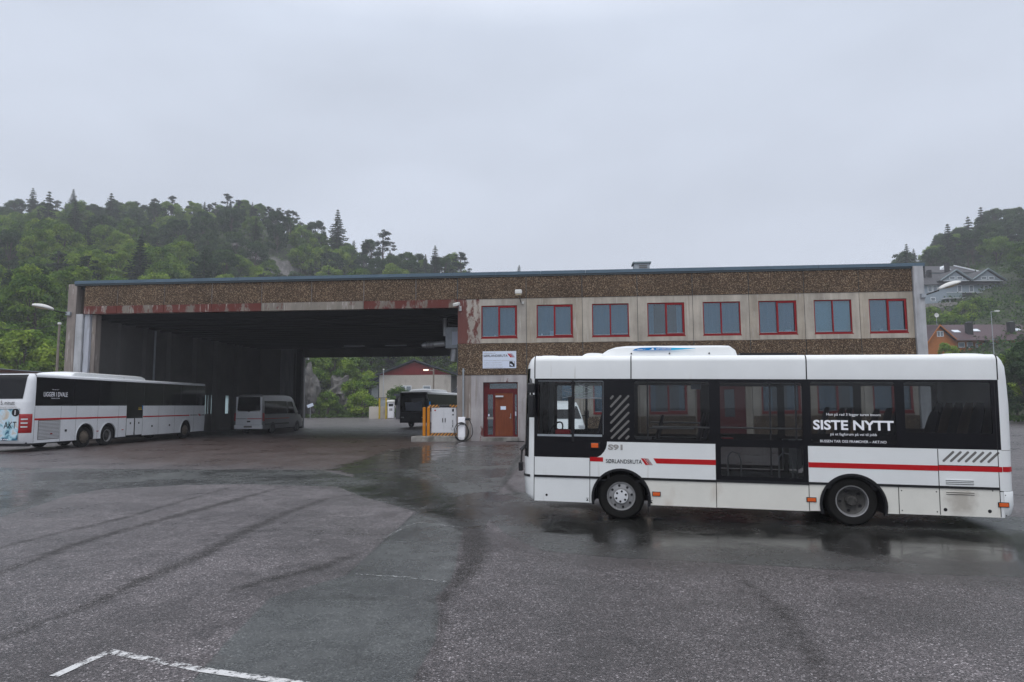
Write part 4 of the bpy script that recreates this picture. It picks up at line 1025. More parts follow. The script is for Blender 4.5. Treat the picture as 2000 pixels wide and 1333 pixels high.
def logo(parent, x, y, z, w_, h_, mats=('red_stripe', 'letter_black')):
    """four slanting stripes getting thinner"""
    o = 0
    for k, (ww, mt) in enumerate(((.26, 0), (.11, 0), (.055, 1), (.055, 0), (.035, 1))):
        a = x + o * w_; bw = ww * w_; sl_ = w_ * .45
        mbb = MB().plate([(a + sl_, z), (a + bw + sl_, z), (a + bw, z + h_), (a, z + h_)], [], y - .002, y); mbb.build('logo', mats[mt], parent); o += ww + .045
text('Velkommen til', .62, .08, 'letter_grey', sg, (.04, -.032, sh - .14))
text('SØRLANDSRUTA', sw * .72, .125, 'letter_black', sg, (.045, -.032, sh - .30), bold=.015)
logo(sg, .045 + sw * .71, -.0315, sh - .33, sw * .20, .20)
for k, (tx, wd) in enumerate((('• Parkering for besøkende på oppmerkede plasser', .90), ('• Inngang for oppmøte kontor', .54), ('• Ekspedisjon av gods og bussgods', .56), ('• Uvedkommende ingen adgang', .58))):
    text(tx, sw * wd, .055, 'letter_grey', sg, (.045, -.032, sh - .52 - k * .115))
MB().box(sw - .36, sw - .08, -.034, -.0305, .07, .36).build('pictogram', 'letter_black', sg)
MB().plate([(sw - .34, .17), (sw - .20, .10), (sw - .17, .16), (sw - .30, .24)], [], -.037, -.0345).plate([(sw - .22, .35), (sw - .10, .35), (sw - .10, .22)], [], -.037, -.0345).build('pictogram', 'sign_white', sg)
u0, z1 = FU(905.5, 720); _, z0 = FU(905.5, 816)
cdt = MB().tube([(0, 0, 0), (0, 0, z1 - z0)], .045, 10).box(-.08, .08, -.01, .06, z1 - z0 - .15, z1 - z0 - .12).build('conduit_pipe', 'galvanised', None, 40)
cdt.location = FW(u0, -.10, z0); cdt.rotation_euler = (0, 0, FY); tag(cdt, 'thin grey vertical conduit pipe on the concrete wall above the white charging post', 'pipe')
mt = MB().box(0, .9, 0, .5, 0, .02).build('door_mat', 'mat_black'); mt.location = FW(d1 - .55, -.82, .002); mt.rotation_euler = (0, 0, FY); tag(mt, 'black doormat on the ground before the entrance step', 'doormat')

# corner lamps on long arms
def arm_lamp(label, base, head, nm='corner_lamp'):
    base = Vector(base); head = Vector(head); r_ = empty(nm, label, 'lamp', base)
    d = head - base; e0 = d * .42
    MB().tube([(0, 0, 0), e0], .035, 8).build('arm', 'black_trim', r_, 40)
    # the head: a long flat rounded hood with a lens below
    L = (d - e0).length; X = (d - e0).normalized(); Yv = X.cross(Vector((0, 0, 1))).normalized(); Z = Yv.cross(X) * -1
    if Z.z < 0: Z = -Z
    def tf(p): return e0 + X * p[0] + Yv * p[1] + Z * p[2]
    hd = MB(); rows = []
    for k in range(9):
        f = k / 8; wd = .06 + .17 * math.sin(PI * min(1, .15 + f * .72)); hh = .06 + .15 * math.sin(PI * min(1, .1 + f * .8))
        rows.append([tf((L * f, wd * math.cos(R(a)), hh * max(0, math.sin(R(a))) + .02)) for a in range(0, 181, 20)])
    hd.grid(rows); hd.add([rows[i][0] for i in range(9)] + [rows[i][-1] for i in range(9)], [(i, i + 1, 9 + i + 1, 9 + i) for i in range(8)])
    hd.add(rows[-1], [tuple(range(len(rows[-1])))]); hd.add(rows[0], [tuple(range(len(rows[0])))])
    hd.build('hood', 'camera_white', r_, 50, True)
    ln = MB(); rows = [[tf((L * (.25 + .68 * f), w_ * .14 * math.sin(PI * (.15 + f * .75)), .015 - .07 * math.sin(PI * (.1 + .8 * f)) * (1 - abs(w_)))) for w_ in (-1, -.5, 0, .5, 1)] for f in [k / 6 for k in range(7)]]
    ln.grid(rows); ln.build('lens', 'lamp_lens', r_, 60)
    MB().box(-.12, .12, -.08, .10, -.10, .10).build('bracket', 'galvanised', r_)
    return r_
b0 = D(134, 613, FW(-21.9, -.1).y); h0 = D(62, 598, FW(-21.9, -1.2).y)
arm_lamp('street lamp head on a long arm at the left front corner of the depot', b0, h0)
b0 = D(1803, 578, FW(23.5, -.2).y); h0 = D(1876, 553, FW(23.5, -.6).y)
arm_lamp('yellowed street lamp head on a long arm at the right front corner of the depot', b0, h0)

# ================================================================== BESIDE THE OFFICE CORNER
# kerb island with bollards and power cabinet
p0 = G(822, 858); isl = empty('kerb_island', 'low concrete island carrying the orange posts and the electrical cabinet', 'kerb', FW(-2.45, -.55), FY)
MB().rbox(0, 2.9, 0, 1.5, -.05, .27, .05).build('slab', 'old_concrete', isl, 40)
def W2(u, v, z): return FW(u, v, z)
for (x, lb) in ((827.5, 'left one of the two orange posts on the concrete island'), (834.5, 'right one of the two orange posts, next to the white cabinet')):
    u_ = FU(x, 830)[0] * 1.0
    o = MB().lathe([(.0, 1.50), (.05, 1.50), (.082, 1.47), (.085, 1.4), (.085, 0)], (0, 0, 0), 'z', 18).build('bollard', 'bollard_orange', None, 40)
    o.location = FW(u_ - (0 if x < 830 else -.03), .12 + (.05 if x > 830 else 0), .272); tag(o, lb, 'bollard', 'orange posts on the island')
ca, cb = FU(841.5, 820)[0], FU(891, 820)[0]
cbt = empty('power_cabinet', 'white two door electrical cabinet with black and orange hazard stripes on the island', 'cabinet', FW(ca - .02, .25, .272), FY)
cw = cb - ca
MB().box(0, cw, 0, .7, .14, 1.47).build('body', 'cabinet_grey', cbt); 
for x0 in (.03, cw / 2 + .004): MB().box(x0, x0 + cw / 2 - .034, -.02, -.001, .17, 1.45).build('door', 'cabinet_grey', cbt)
hz = MB().box(-.14, cw + .10, -.012, .70, .0, .138).build('hazard_strip', 'hazard_stripes', cbt)
MB().box(-.16, .40, -.03, .05, 1.48, 1.62).build('hazard_strip', 'hazard_stripes', cbt); MB().box(cw - .36, cw + .16, -.03, .05, 1.48, 1.62).build('hazard_strip', 'hazard_stripes', cbt)
MB().box(.42, cw - .38, .0, .06, 1.50, 1.60).build('vent_bar', 'black_trim', cbt)
for x0 in (cw / 2 - .085, cw / 2 + .055): MB().box(x0, x0 + .035, -.045, -.021, .70, .92).build('handle', 'black_trim', cbt)
MB().lathe([(0, -.026), (.045, -.026), (.045, -.021)], (.20, 0, 1.33), 'y', 14).build('warning_mark', 'red_lamp', cbt)
text('MOON', .36, .07, 'letter_black', cbt, (cw - .17, -.022, .46), xd=(0, 0, 1), yd=(-1, 0, 0), bold=.02)
text('æ', .10, .07, 'letter_black', cbt, (cw - .24, -.022, 1.06), bold=.03)
mb = MB(); mb.tube([(cw - .21 + .075 * math.cos(R(a)), -.022, .36 + .075 * math.sin(R(a))) for a in range(0, 361, 20)], .006, 4); mb.build('emblem', 'letter_black', cbt)
MB().box(cw + .03, cw + .22, .05, .6, .14, 1.46).build('cable_box', 'dumper_grey', cbt); MB().box(cw - .24, cw - .14, -.024, -.0205, 1.26, 1.40).build('label_plate', 'letter_black', cbt)
MB().tube([(-.16, .35, 0), (-.16, .35, 1.80)], .03, 8).build('sensor_post', 'sticker_blue', cbt, 40)
# charging post with coiled cable
ch = empty('charging_post', 'slim white vehicle charging post with coiled black cable at the office corner', 'charger', FW(.02, -.55), FY)
MB().rbox(.0, .36, 0, .30, .10, 1.26, .025).build('body', 'charger_white', ch, 40); MB().box(.03, .33, .03, .27, 0, .10).build('foot', 'old_concrete', ch)
mb = MB()
def ring(cx, cz, rx, rz, y, a0=0, a1=360, dy=0):
    n = 40; return [(cx + rx * math.cos(R(a0 + (a1 - a0) * k / n)), y + dy * k / n, cz + rz * math.sin(R(a0 + (a1 - a0) * k / n))) for k in range(n + 1)]
mb.tube(ring(.18, .52, .36, .46, -.06, 60, 420, -.02), .02, 8); mb.tube(ring(.23, .47, .34, .42, -.09, 100, 460, .03), .018, 8)
mb.tube(ring(.26, .50, .50, .48, .0, 215, 375), .018, 8); mb.tube([(.745, .0, .62), (.72, 0, .85), (.62, .0, 1.05), (.52, .02, 1.16)], .018, 8)
mb.build('cable', 'cable_black', ch, 50)
MB().rbox(.36, .60, .06, .16, 1.08, 1.20, .03).tube([(.5, .1, 1.17), (.6, .1, 1.19), (.66, .1, 1.12), (.60, .1, 1.08), (.5, .1, 1.12)], .015, 6).build('plug', 'black_trim', ch, 40)
MB().box(.06, .30, -.03, -.001, .92, .97).build('cable_hook', 'black_trim', ch)

# ================================================================== VEHICLES
def wheel(parent, u, v0, z, r, wd, style, side=-1, nm='wheel'):
    """tyre with rim as its sub-part; axis along local y; side -1: face towards -y"""
    s = side; t_ = MB()
    yf = v0 if s < 0 else v0 + wd            # outer face
    def Y(d): return yf - s * d              # d metres inward from the outer face
    prof = [(r * .60, Y(.03)), (r * .64, Y(.012)), (r * .78, Y(.0)), (r * .90, Y(.004)), (r * .965, Y(.028)), (r, Y(.06)), (r, Y(wd - .05)), (r * .93, Y(wd)), (r * .6, Y(wd - .02))]
    t_.lathe(prof, (u, 0, z), 'y', 44)
    w_ = t_.build(nm, 'rubber', parent, 35, True)
    m_ = MB(); c_ = (u, 0, z)
    if style == 'front':
        m_.lathe([(r * .62, Y(.03)), (r * .60, Y(.010)), (r * .57, Y(.012)), (r * .54, Y(.035)), (r * .35, Y(.02)), (r * .31, Y(-.005)), (r * .30, Y(-.012)), (r * .12, Y(-.02)), (0, Y(-.02))], c_, 'y', 40)
        rim = m_.build('rim', 'rim_silver', w_, 30, True)
        k_ = MB(); 
        for k in range(6):
            a = R(60 * k + 22); cx, cz = u + r * .215 * math.cos(a), z + r * .215 * math.sin(a)
            MB().lathe([(0, Y(-.024)), (r * .045, Y(-.024)), (r * .055, Y(-.010))], (cx, 0, cz), 'y', 10).build('wheel_nut', 'black_trim', w_, 30)
        for k in range(8):
            a = R(45 * k + 10); cx, cz = u + r * .455 * math.cos(a), z + r * .455 * math.sin(a)
            MB().lathe([(0, Y(.018)), (r * .052, Y(.018)), (r * .056, Y(.03))], (cx, 0, cz), 'y', 10).build('vent_hole', 'black_trim', w_, 30)
        MB().lathe([(r * .295, Y(-.0125)), (r * .29, Y(-.0145)), (r * .12, Y(-.0225)), (0, Y(-.0225))], c_, 'y', 30).build('hub_cap', 'hub_white', w_, 30, True)
    elif style == 'rear':
        m_.lathe([(r * .63, Y(.02)), (r * .62, Y(.006)), (r * .585, Y(.010)), (r * .57, Y(.05)), (r * .55, Y(.09))], c_, 'y', 40)
        m_.build('rim', 'rim_silver', w_, 30, True)
        d_ = MB().lathe([(r * .56, Y(.085)), (r * .50, Y(.10)), (r * .30, Y(.125)), (r * .22, Y(.12)), (r * .20, Y(.04)), (r * .17, Y(.03)), (0, Y(.03))], c_, 'y', 36)
        for k in range(8):
            a = R(45 * k); d_.lathe([(0, Y(.015)), (r * .035, Y(.018)), (r * .04, Y(.04))], (u + r * .15 * math.cos(a), 0, z + r * .15 * math.sin(a)), 'y', 8)
        d_.build('hub', 'rim_dark', w_, 30, True)
        k_ = MB()
        for k in range(5):
            a = R(72 * k - 30); MB().lathe([(0, Y(.10)), (r * .065, Y(.10)), (r * .07, Y(.115))], (u + r * .41 * math.cos(a), 0, z + r * .41 * math.sin(a)), 'y', 12).build('vent_hole', 'black_trim', w_, 30)
    elif style == 'tag':
        m_.lathe([(r * .62, Y(.03)), (r * .60, Y(.0)), (r * .50, Y(.0)), (r * .46, Y(-.02)), (r * .30, Y(-.05)), (r * .16, Y(-.09)), (0, Y(-.09))], c_, 'y', 36)
        m_.build('rim', 'rim_rust', w_, 30, True)
        k_ = MB()
        for k in range(8):
            a = R(45 * k); MB().lathe([(0, Y(-.006)), (r * .05, Y(-.006)), (r * .055, Y(.01))], (u + r * .53 * math.cos(a), 0, z + r * .53 * math.sin(a)), 'y', 8).build('vent_hole', 'black_trim', w_, 30)
    else:
        m_.lathe([(r * .63, Y(.02)), (r * .60, Y(.01)), (r * .5, Y(.035)), (r * .2, Y(.02)), (0, Y(.02))], c_, 'y', 28)
        m_.build('rim', 'rim_dark' if style == 'dark' else 'rim_silver', w_, 30, True)
    return w_
def arch(cu, cz, r, z0, n=20, rev=False):
    a0 = math.asin((z0 - cz) / r); p = [(cu + r * math.cos(PI - a0 - (PI - 2 * a0) * k / n), cz + r * math.sin(PI - a0 - (PI - 2 * a0) * k / n)) for k in range(n + 1)]
    return p[::-1] if rev else p
def plan(ext, side, W, inset=0.0, rc=.45, n=7):
    """outline in plan from the near side round the end of the bus to the far side"""
    P_ = []
    for k in range(n + 1):
        a = R(90 * k / n); P_.append((side + (ext - side) * math.sin(a) ** .9, inset + (rc) * (1 - math.cos(a)) ** 1.0 * .999))
    for k in range(1, 6):
        P_.append((ext, inset + rc + (W - 2 * inset - 2 * rc) * k / 6))
    Q = [(a, W - b_) for a, b_ in P_[:n + 1]][::-1]
    return P_ + Q
def cap(rows, side, W, rc=.45, n=7):
    """rows: (z, ext, inset) -> grid of points"""
    return [[(a, b_, z) for a, b_ in plan(ext, side if not isinstance(rcs, tuple) else rcs[0], W, ins, rc, n)] for (z, ext, ins), rcs in zip(rows, [None] * len(rows))]
def sub_grid(g, r0, r1, c0, c1): return [row[c0:c1 + 1] for row in g[r0:r1 + 1]]
def roof_prof(W, z0, z1, r=.14, crown=.03):
    p = [(0, z0), (0, z1 - r)]
    for k in range(1, 6): a = R(90 * k / 5); p.append((r * (1 - math.cos(a)), z1 - r + r * math.sin(a)))
    p += [(W * .25, z1 + crown * .7), (W * .5, z1 + crown)]
    return p + [(W - a, b_) for a, b_ in p[:-1]][::-1]

# ---- the white city bus in the foreground -----------------------------------
A_, B_ = G(1213, 1017), G(1665, 1030)
ang = math.atan2(B_.y - A_.y, B_.x - A_.x)
bus = empty('city_bus', 'short white city bus with dark windows, red stripe and white slogan parked in the foreground', 'bus', A_, ang, ry=.016)
Wd = 2.25
def bp_(name, mb, mat, smooth=None, parent=None, fixn=False): return mb.build(name, mat, parent or bus, smooth, fixn)
F0u, R0u = -1.42, 5.48
curve = [(-.22, 1.25), (-.225, 1.20), (-.24, 1.14), (-.27, 1.085), (-.32, 1.03), (-.38, .995), (-.44, .982), (-.5, .98)]
blk = [(F0u, .98), (-.5, .98)] + curve[::-1][1:] + [(1.48, 1.25), (1.48, .69), (2.84, .69), (2.84, 1.25), (R0u, 1.25), (R0u, 2.27), (F0u, 2.27)]
whole = [rrect(-1.36, -.80, 1.36, 2.215, .03), rrect(-.755, -.30, 1.38, 2.215, .03), rrect(.22, 1.39, 1.30, 2.23, .03), rrect(1.555, 2.775, 1.33, 2.215, .03), rrect(1.555, 2.775, .755, 1.21, .03), rrect(2.90, 4.09, 1.30, 2.235, .03), rrect(4.22, 5.385, 1.48, 2.235, .03)]
upw = [(F0u, .68), (-.5, .68), (-.5, .68)] + [] 
def side(y0, y1, near):
    # white panels above the belt
    a1 = [p for p in arch(0, .35, .455, .68)]; a2 = [p for p in arch(3.46, .375, .455, .70)]
    bp_('side_panel', MB().plate([(F0u, .675), (-.502, .675), (-.502, .978), (F0u, .978)], [], y0, y1), 'white_paint')
    bp_('side_panel', MB().plate([(-.498, .68)] + a1 + [(1.478, .68), (1.478, 1.248)] + [(a, b_ - .002) for a, b_ in curve], [], y0, y1), 'white_paint')
    bp_('side_panel', MB().plate([(2.842, .70)] + a2 + [(4.638, .70), (4.638, 1.248), (2.842, 1.248)], [], y0, y1), 'white_paint')
    bp_('side_panel', MB().plate(rect(4.642, 5.43, .70, 1.248), [], y0, y1), 'white_paint')
    bp_('side_panel', MB().plate(rect(5.434, R0u, .28, 1.248), [], y0, y1), 'white_paint')
    # skirt
    b1 = arch(0, .35, .455, .262); b2 = arch(3.46, .375, .455, .275)
    bp_('skirt_panel', MB().plate(rect(F0u, -.502, .262, .672), [], y0, y1), 'white_paint')
    bp_('skirt_panel', MB().plate([(-.498, .262)] + [p for p in b1 if p[0] < -.0 and p[1] < .672] + [(-.30, .672), (-.498, .672)], [], y0, y1), 'white_paint')
    bp_('skirt_panel', MB().plate([(.31, .672)] + [p for p in b1 if p[0] > 0 and p[1] < .672] + [(1.478, .262), (1.478, .672)], [], y0, y1), 'cream_paint')
    bp_('skirt_panel', MB().plate(rect(1.482, 2.838, .265, .675), [], y0, y1), 'cream_paint')
    bp_('skirt_panel', MB().plate([(2.842, .27)] + [p for p in b2 if p[0] < 3.4 and p[1] < .675] + [(3.10, .675), (2.842, .675)], [], y0, y1), 'cream_paint')
    bp_('skirt_panel', MB().plate([(3.815, .675)] + [p for p in b2 if p[0] > 3.5 and p[1] < .675] + [(4.088, .275), (4.088, .675)], [], y0, y1), 'cream_paint')
    bp_('skirt_panel', MB().plate(rect(4.092, 4.638, .28, .675), [], y0, y1), 'cream_paint')
    bp_('skirt_panel', MB().plate(rect(4.642, 5.43, .28, .675), [], y0, y1), 'cream_paint')
    bp_('window_band', MB().plate(blk, whole, y0, y1), 'black_gloss')
side(0, .03, True)
side(Wd - .03, Wd, False)
# panes
for i, h in enumerate(whole):
    xs = [p[0] for p in h]; zs = [p[1] for p in h]
    for yy in (.012, Wd - .014):
        bp_('side_window', MB().add([(min(xs), yy, min(zs)), (max(xs), yy, min(zs)), (max(xs), yy, max(zs)), (min(xs), yy, max(zs))], [(0, 1, 2, 3)]), 'driver_glass' if i < 2 else 'bus_glass')
bp_('window_print', MB().box(2.905, 4.085, .006, .009, 1.305, 1.44), 'dark_glass')
# roof
pr = roof_prof(Wd, 2.272, 2.655, .10, .03)
for a, b_ in ((F0u, .168), (.172, 2.848), (2.852, R0u)):
    bp_('roof', MB().grid([[(u_, v, z) for v, z in pr] for u_ in (a, b_)]), 'white_paint', 50)
for a in (.17, 2.85, F0u, R0u): bp_('roof_seam', MB().grid([[(u_, Wd / 2 + (v - Wd / 2) * 1.0012, z + .001) for v, z in pr] for u_ in (a - .009, a + .009)]), 'rubber_seam', 50)
# front end
fr = [(.262, -1.46, .03), (.30, -1.58, .01), (.36, -1.635, 0), (.66, -1.66, 0), (.97, -1.66, 0), (1.0, -1.655, 0), (1.6, -1.645, 0), (2.2, -1.625, 0), (2.44, -1.61, 0), (2.50, -1.60, .005), (2.60, -1.555, .04), (2.645, -1.50, .09), (2.668, -1.43, .16)]
g = cap(fr, F0u, Wd, .50); nc = len(g[0]); k0 = 2
bp_('front_panel', MB().grid([r_[::-1] for r_ in sub_grid(g, 0, 4, 0, nc - 1)]), 'white_paint', 50)
bp_('windscreen', MB().grid([r_[::-1] for r_ in sub_grid(g, 4, 8, k0, nc - 1 - k0)]), 'dark_glass', 50)
bp_('pillar', MB().grid([r_[::-1] for r_ in sub_grid(g, 4, 8, 0, k0)]).grid([r_[::-1] for r_ in sub_grid(g, 4, 8, nc - 1 - k0, nc - 1)]), 'white_paint', 50)
mb = MB().grid([r_[::-1] for r_ in sub_grid(g, 8, 12, 0, nc - 1)]); mb.add(g[12], [tuple(range(nc))[::-1]]); bp_('front_roof', mb, 'white_paint', 50)
pl = plan(-1.66, F0u, Wd, 0, .5); bp_('belt_strip', MB().grid([[(a - .008, b_ - .006, z) for a, b_ in pl[1:-1]][::-1] for z in (.645, .685)]), 'black_trim', 50)
bp_('windscreen_seal', MB().tube([(g[k][k0][0] - .004, g[k][k0][1] - .004, g[k][k0][2]) for k in range(4, 9)], .012, 6), 'rubber_seam', 50)
bp_('wiper', MB().tube([(-1.69, .25, .80), (-1.70, .35, 1.05), (-1.69, .95, 1.15)], .018, 6).tube([(-1.70, .20, 1.08), (-1.70, 1.0, 1.18)], .015, 6).box(-1.72, -1.66, .18, .30, .72, .86), 'black_trim', 40)
bp_('headlamp', MB().rbox(-1.665, -1.60, .50, .85, .42, .58, .02), 'lamp_clear', 40)
bp_('headlamp', MB().rbox(-1.665, -1.60, Wd - .85, Wd - .50, .42, .58, .02), 'lamp_clear', 40)
# rear end
rr_ = [(.285, 5.62, .03), (.33, 5.66, .0), (.45, 5.70, -.005), (.645, 5.70, -.005), (.655, 5.69, 0), (.66, 5.69, 0), (1.0, 5.695, 0), (1.24, 5.70, 0), (1.9, 5.705, 0), (2.3, 5.685, 0), (2.47, 5.67, .0), (2.56, 5.64, .025), (2.62, 5.60, .06), (2.665, 5.50, .14)]
g = cap(rr_, R0u, Wd, .34)
nc = len(g[0])
bp_('rear_bumper', MB().grid(sub_grid(g, 0, 4, 0, nc - 1)), 'white_paint', 50)
bp_('rear_panel', MB().grid(sub_grid(g, 5, 7, 0, nc - 1)), 'white_paint', 50)
mb = MB().grid([[(a, b_, z + .006) for a, b_, z in g[7]]] + g[8:]); mb.add(g[-1], [tuple(range(nc))]); bp_('rear_panel', mb, 'white_paint', 50)
pl = plan(5.694, R0u, Wd, 0, .34)
bp_('panel_seam', MB().grid([[(a - .004, b_ + .003, z) for a, b_ in pl] for z in (1.235, 1.25)]).grid([[(a - .004, b_ + .003, z) for a, b_ in pl] for z in (.64, .665)]), 'rubber_seam', 50)
bp_('red_stripe', MB().grid([[(a + .004, b_ - .004, z) for a, b_ in pl] for z in (.935, 1.008)]), 'red_stripe', 50)
bp_('rear_window', MB().box(5.71, 5.722, .35, Wd - .35, 1.35, 2.2), 'dark_glass')
# stripes, belt, seams, lamps
bp_('red_stripe', MB().plate(rect(-.497, -.285, .925, .995), [], -.003, -.0005), 'red_stripe')
bp_('red_stripe', MB().plate([(.565, .92), (1.477, .92), (1.477, 1.0), (.515, 1.0)], [], -.003, -.0005), 'red_stripe')
bp_('red_stripe', MB().plate(rect(2.843, 4.637, .925, 1.003), [], -.003, -.0005), 'red_stripe'); bp_('red_stripe', MB().plate(rect(4.643, 5.478, .93, 1.006), [], -.003, -.0005), 'red_stripe')
for a, b_, z in ((F0u, -.33, .655), (.335, 1.48, .66), (1.48, 2.84, .665), (2.84, 3.12, .675), (3.80, 5.43, .68)): bp_('belt_strip', MB().box(a, b_, -.014, .03, z - .005, z + .03), 'black_trim')
mb = MB()
bp_('backing', MB().box(F0u, -.48, .032, .06, .27, 1.24).box(.48, 1.46, .032, .06, .27, 1.24).box(2.86, 2.95, .032, .06, .27, 1.24).box(1.46, 2.86, .032, .06, .27, .68).box(3.95, R0u, .032, .06, .29, 1.24), 'rubber_seam')
bp_('backing', MB().box(F0u, -.48, Wd - .06, Wd - .032, .27, 1.24).box(.48, 1.46, Wd - .06, Wd - .032, .27, 1.24).box(1.46, 2.86, Wd - .06, Wd - .032, .27, .68).box(2.86, 2.95, Wd - .06, Wd - .032, .27, 1.24).box(3.95, R0u, Wd - .06, Wd - .032, .29, 1.24), 'rubber_seam')
for cu, cz, z0 in ((0, .35, .24), (3.46, .375, .24)):
    o_ = arch(cu, cz, .475, z0, 26); i_ = arch(cu, cz, .44, z0, 26)
    bp_('wheel_arch', MB().plate(o_ + i_[::-1], [], -.02, .05), 'black_trim', 40)
    mb = MB(); rows = [[(a, v, b_) for a, b_ in arch(cu, cz, .45, .26, 16)] for v in (.03, .5)]; mb.grid(rows); mb.add(rows[1], [tuple(range(17))]); bp_('wheel_well', mb, 'interior_dark')
for (u_, z, w_) in ((.56, .44, .055), (2.87, .44, .06), (5.47, .465, .06)):
    bp_('marker_lamp', MB().rbox(u_ - w_ - .012, u_ + w_ + .012, -.010, -.0006, z - .036, z + .036, .004).rbox(u_ - w_, u_ + w_, -.02, -.008, z - .025, z + .025, .004, mi=1), ['black_trim', 'orange_lamp'])
bp_('indicator', MB().rbox(-.485, -.33, -.02, -.001, 1.135, 1.235, .008, mi=0).rbox(-.475, -.36, -.035, -.018, 1.15, 1.22, .008, mi=1), ['black_trim', 'orange_lamp'])
bp_('filler_cap', MB().lathe([(0, -.004), (.017, -.004), (.02, 0)], (-1.21, 0, .36), 'y', 12).lathe([(0, -.004), (.022, -.004), (.026, 0)], (4.71, 0, .365), 'y', 12).lathe([(0, -.004), (.022, -.004), (.026, 0)], (5.29, 0, .365), 'y', 12), 'black_trim')
mb = MB()
for u_, z in ((4.13, .62), (4.60, .62), (4.13, .33), (4.60, .33), (5.50, .60), (5.50, .31), (5.34, .66)): mb.lathe([(0, -.003), (.008, -.003), (.01, 0)], (u_, 0, z), 'y', 8)
bp_('screw', mb, 'rim_dark')
bp_('jacking_mark', MB().plate([(-.56, .29), (-.52, .29), (-.54, .325)], [], -.002, -.0005).box(-.56, -.52, -.002, -.0005, .328, .336), 'letter_black')
bp_('jacking_mark', MB().plate([(.46, .29), (.50, .29), (.48, .325)], [], -.002, -.0005).box(.46, .50, -.002, -.0005, .328, .336), 'letter_black')
def slot(mb, x0, z0, x1, z1, r, y0, y1):
    d = Vector((x1 - x0, z1 - z0)); d.normalize(); a0 = math.degrees(math.atan2(d.y, d.x)); p = []
    for k in range(7): a = R(a0 - 90 + 30 * k); p.append((x1 + r * math.cos(a), z1 + r * math.sin(a)))
    for k in range(7): a = R(a0 + 90 + 30 * k); p.append((x0 + r * math.cos(a), z0 + r * math.sin(a)))
    mb.plate(p, [], y0, y1)
for (x0, z0, x1, z1) in ((-.155, 1.93, -.125, 1.965), (-.155, 1.80, .0, 1.97), (-.155, 1.665, .125, 1.97), (-.155, 1.535, .125, 1.835), (-.155, 1.40, .125, 1.70), (-.145, 1.29, .125, 1.565), (-.03, 1.285, .125, 1.44), (.09, 1.285, .125, 1.32)):
    mb = MB(); slot(mb, x0, z0 + .02, x1, z1 + .02, .017, -.002, -.0005); bp_('vent_slot', mb, 'vent_grey')
for k in range(7):
    mb = MB(); x0 = 4.715 + k * .0985; slot(mb, x0, 1.075, x0 + .13, 1.205, .0165, -.002, -.0005); bp_('vent_slot', mb, 'vent_grey')
for z in (.745, .77, .795): bp_('louvre', MB().box(4.73, 5.10, -.012, 0, z, z + .006).box(4.73, 5.10, -.002, 0, z - .010, z, 1), ['white_paint', 'rubber_seam'])
for z in (.595, .622): bp_('louvre', MB().box(4.73, 5.10, -.012, 0, z, z + .006).box(4.73, 5.10, -.002, 0, z - .010, z, 1), ['cream_paint', 'rubber_seam'])
for u_, z0, z1 in ((-1.42, .27, .975), (-.5, .27, .975), (1.48, .27, 1.245), (2.84, .275, .66), (4.64, .29, 1.245), (4.09, .28, .67), (5.432, .29, 2.27), (-1.42, .98, 2.27)):
    bp_('panel_seam', MB().box(u_ - .005, u_ + .005, -.0022, -.0003, z0, z1), 'rubber_seam')
bp_('panel_seam', MB().box(4.645, 5.43, -.0022, -.0003, 1.006, 1.014).box(5.434, 5.48, -.0022, -.0003, .648, .660), 'rubber_seam')
# window trims of the driver's sliding window
bp_('window_trim', MB().box(-.795, -.762, -.012, 0, 1.24, 2.25), 'black_trim')
bp_('window_trim', MB().box(-1.37, -.80, -.010, 0, 1.318, 1.352).box(-.755, -.30, -.010, 0, 1.325, 1.36), 'galvanised')
bp_('window_trim', MB().box(-1.36, -.29, -.006, 0, 2.228, 2.234).box(-.285, -.281, -.006, 0, 1.36, 2.23), 'galvanised')
bp_('sun_blind', MB().add([(-.75, .06, 1.96), (-.31, .06, 1.96), (-.31, .06, 2.2), (-.75, .06, 2.2)], [(0, 1, 2, 3)]), 'window_glass')
mb = MB()
for pts in (((-.58, 2.19), (-.93, 2.07), (-.45, 1.96)), ((-.70, 2.19), (-.44, 2.07), (-.96, 1.95))): mb.tube([(a, .05, b_) for a, b_ in pts], .006, 6)
mb.box(-.75, -.31, .052, .062, 1.945, 1.962); bp_('blind_scissors', mb, 'charger_white')
# near mirror
bp_('mirror', MB().rbox(-1.50, -1.38, -.30, -.16, 2.03, 2.19, .03).rbox(-1.47, -1.385, -.32, -.12, 1.63, 2.0, .03).tube([(-1.43, -.2, 1.95), (-1.44, -.2, 2.1)], .02, 6).tube([(-1.44, -.18, 2.17), (-1.50, .02, 2.26)], .02, 6), 'black_trim', 40)
bp_('mirror', MB().rbox(-1.60, -1.45, Wd + .10, Wd + .34, 1.7, 2.15, .03).tube([(-1.5, Wd + .2, 2.1), (-1.52, Wd - .02, 2.3)], .02, 6), 'black_trim', 40)
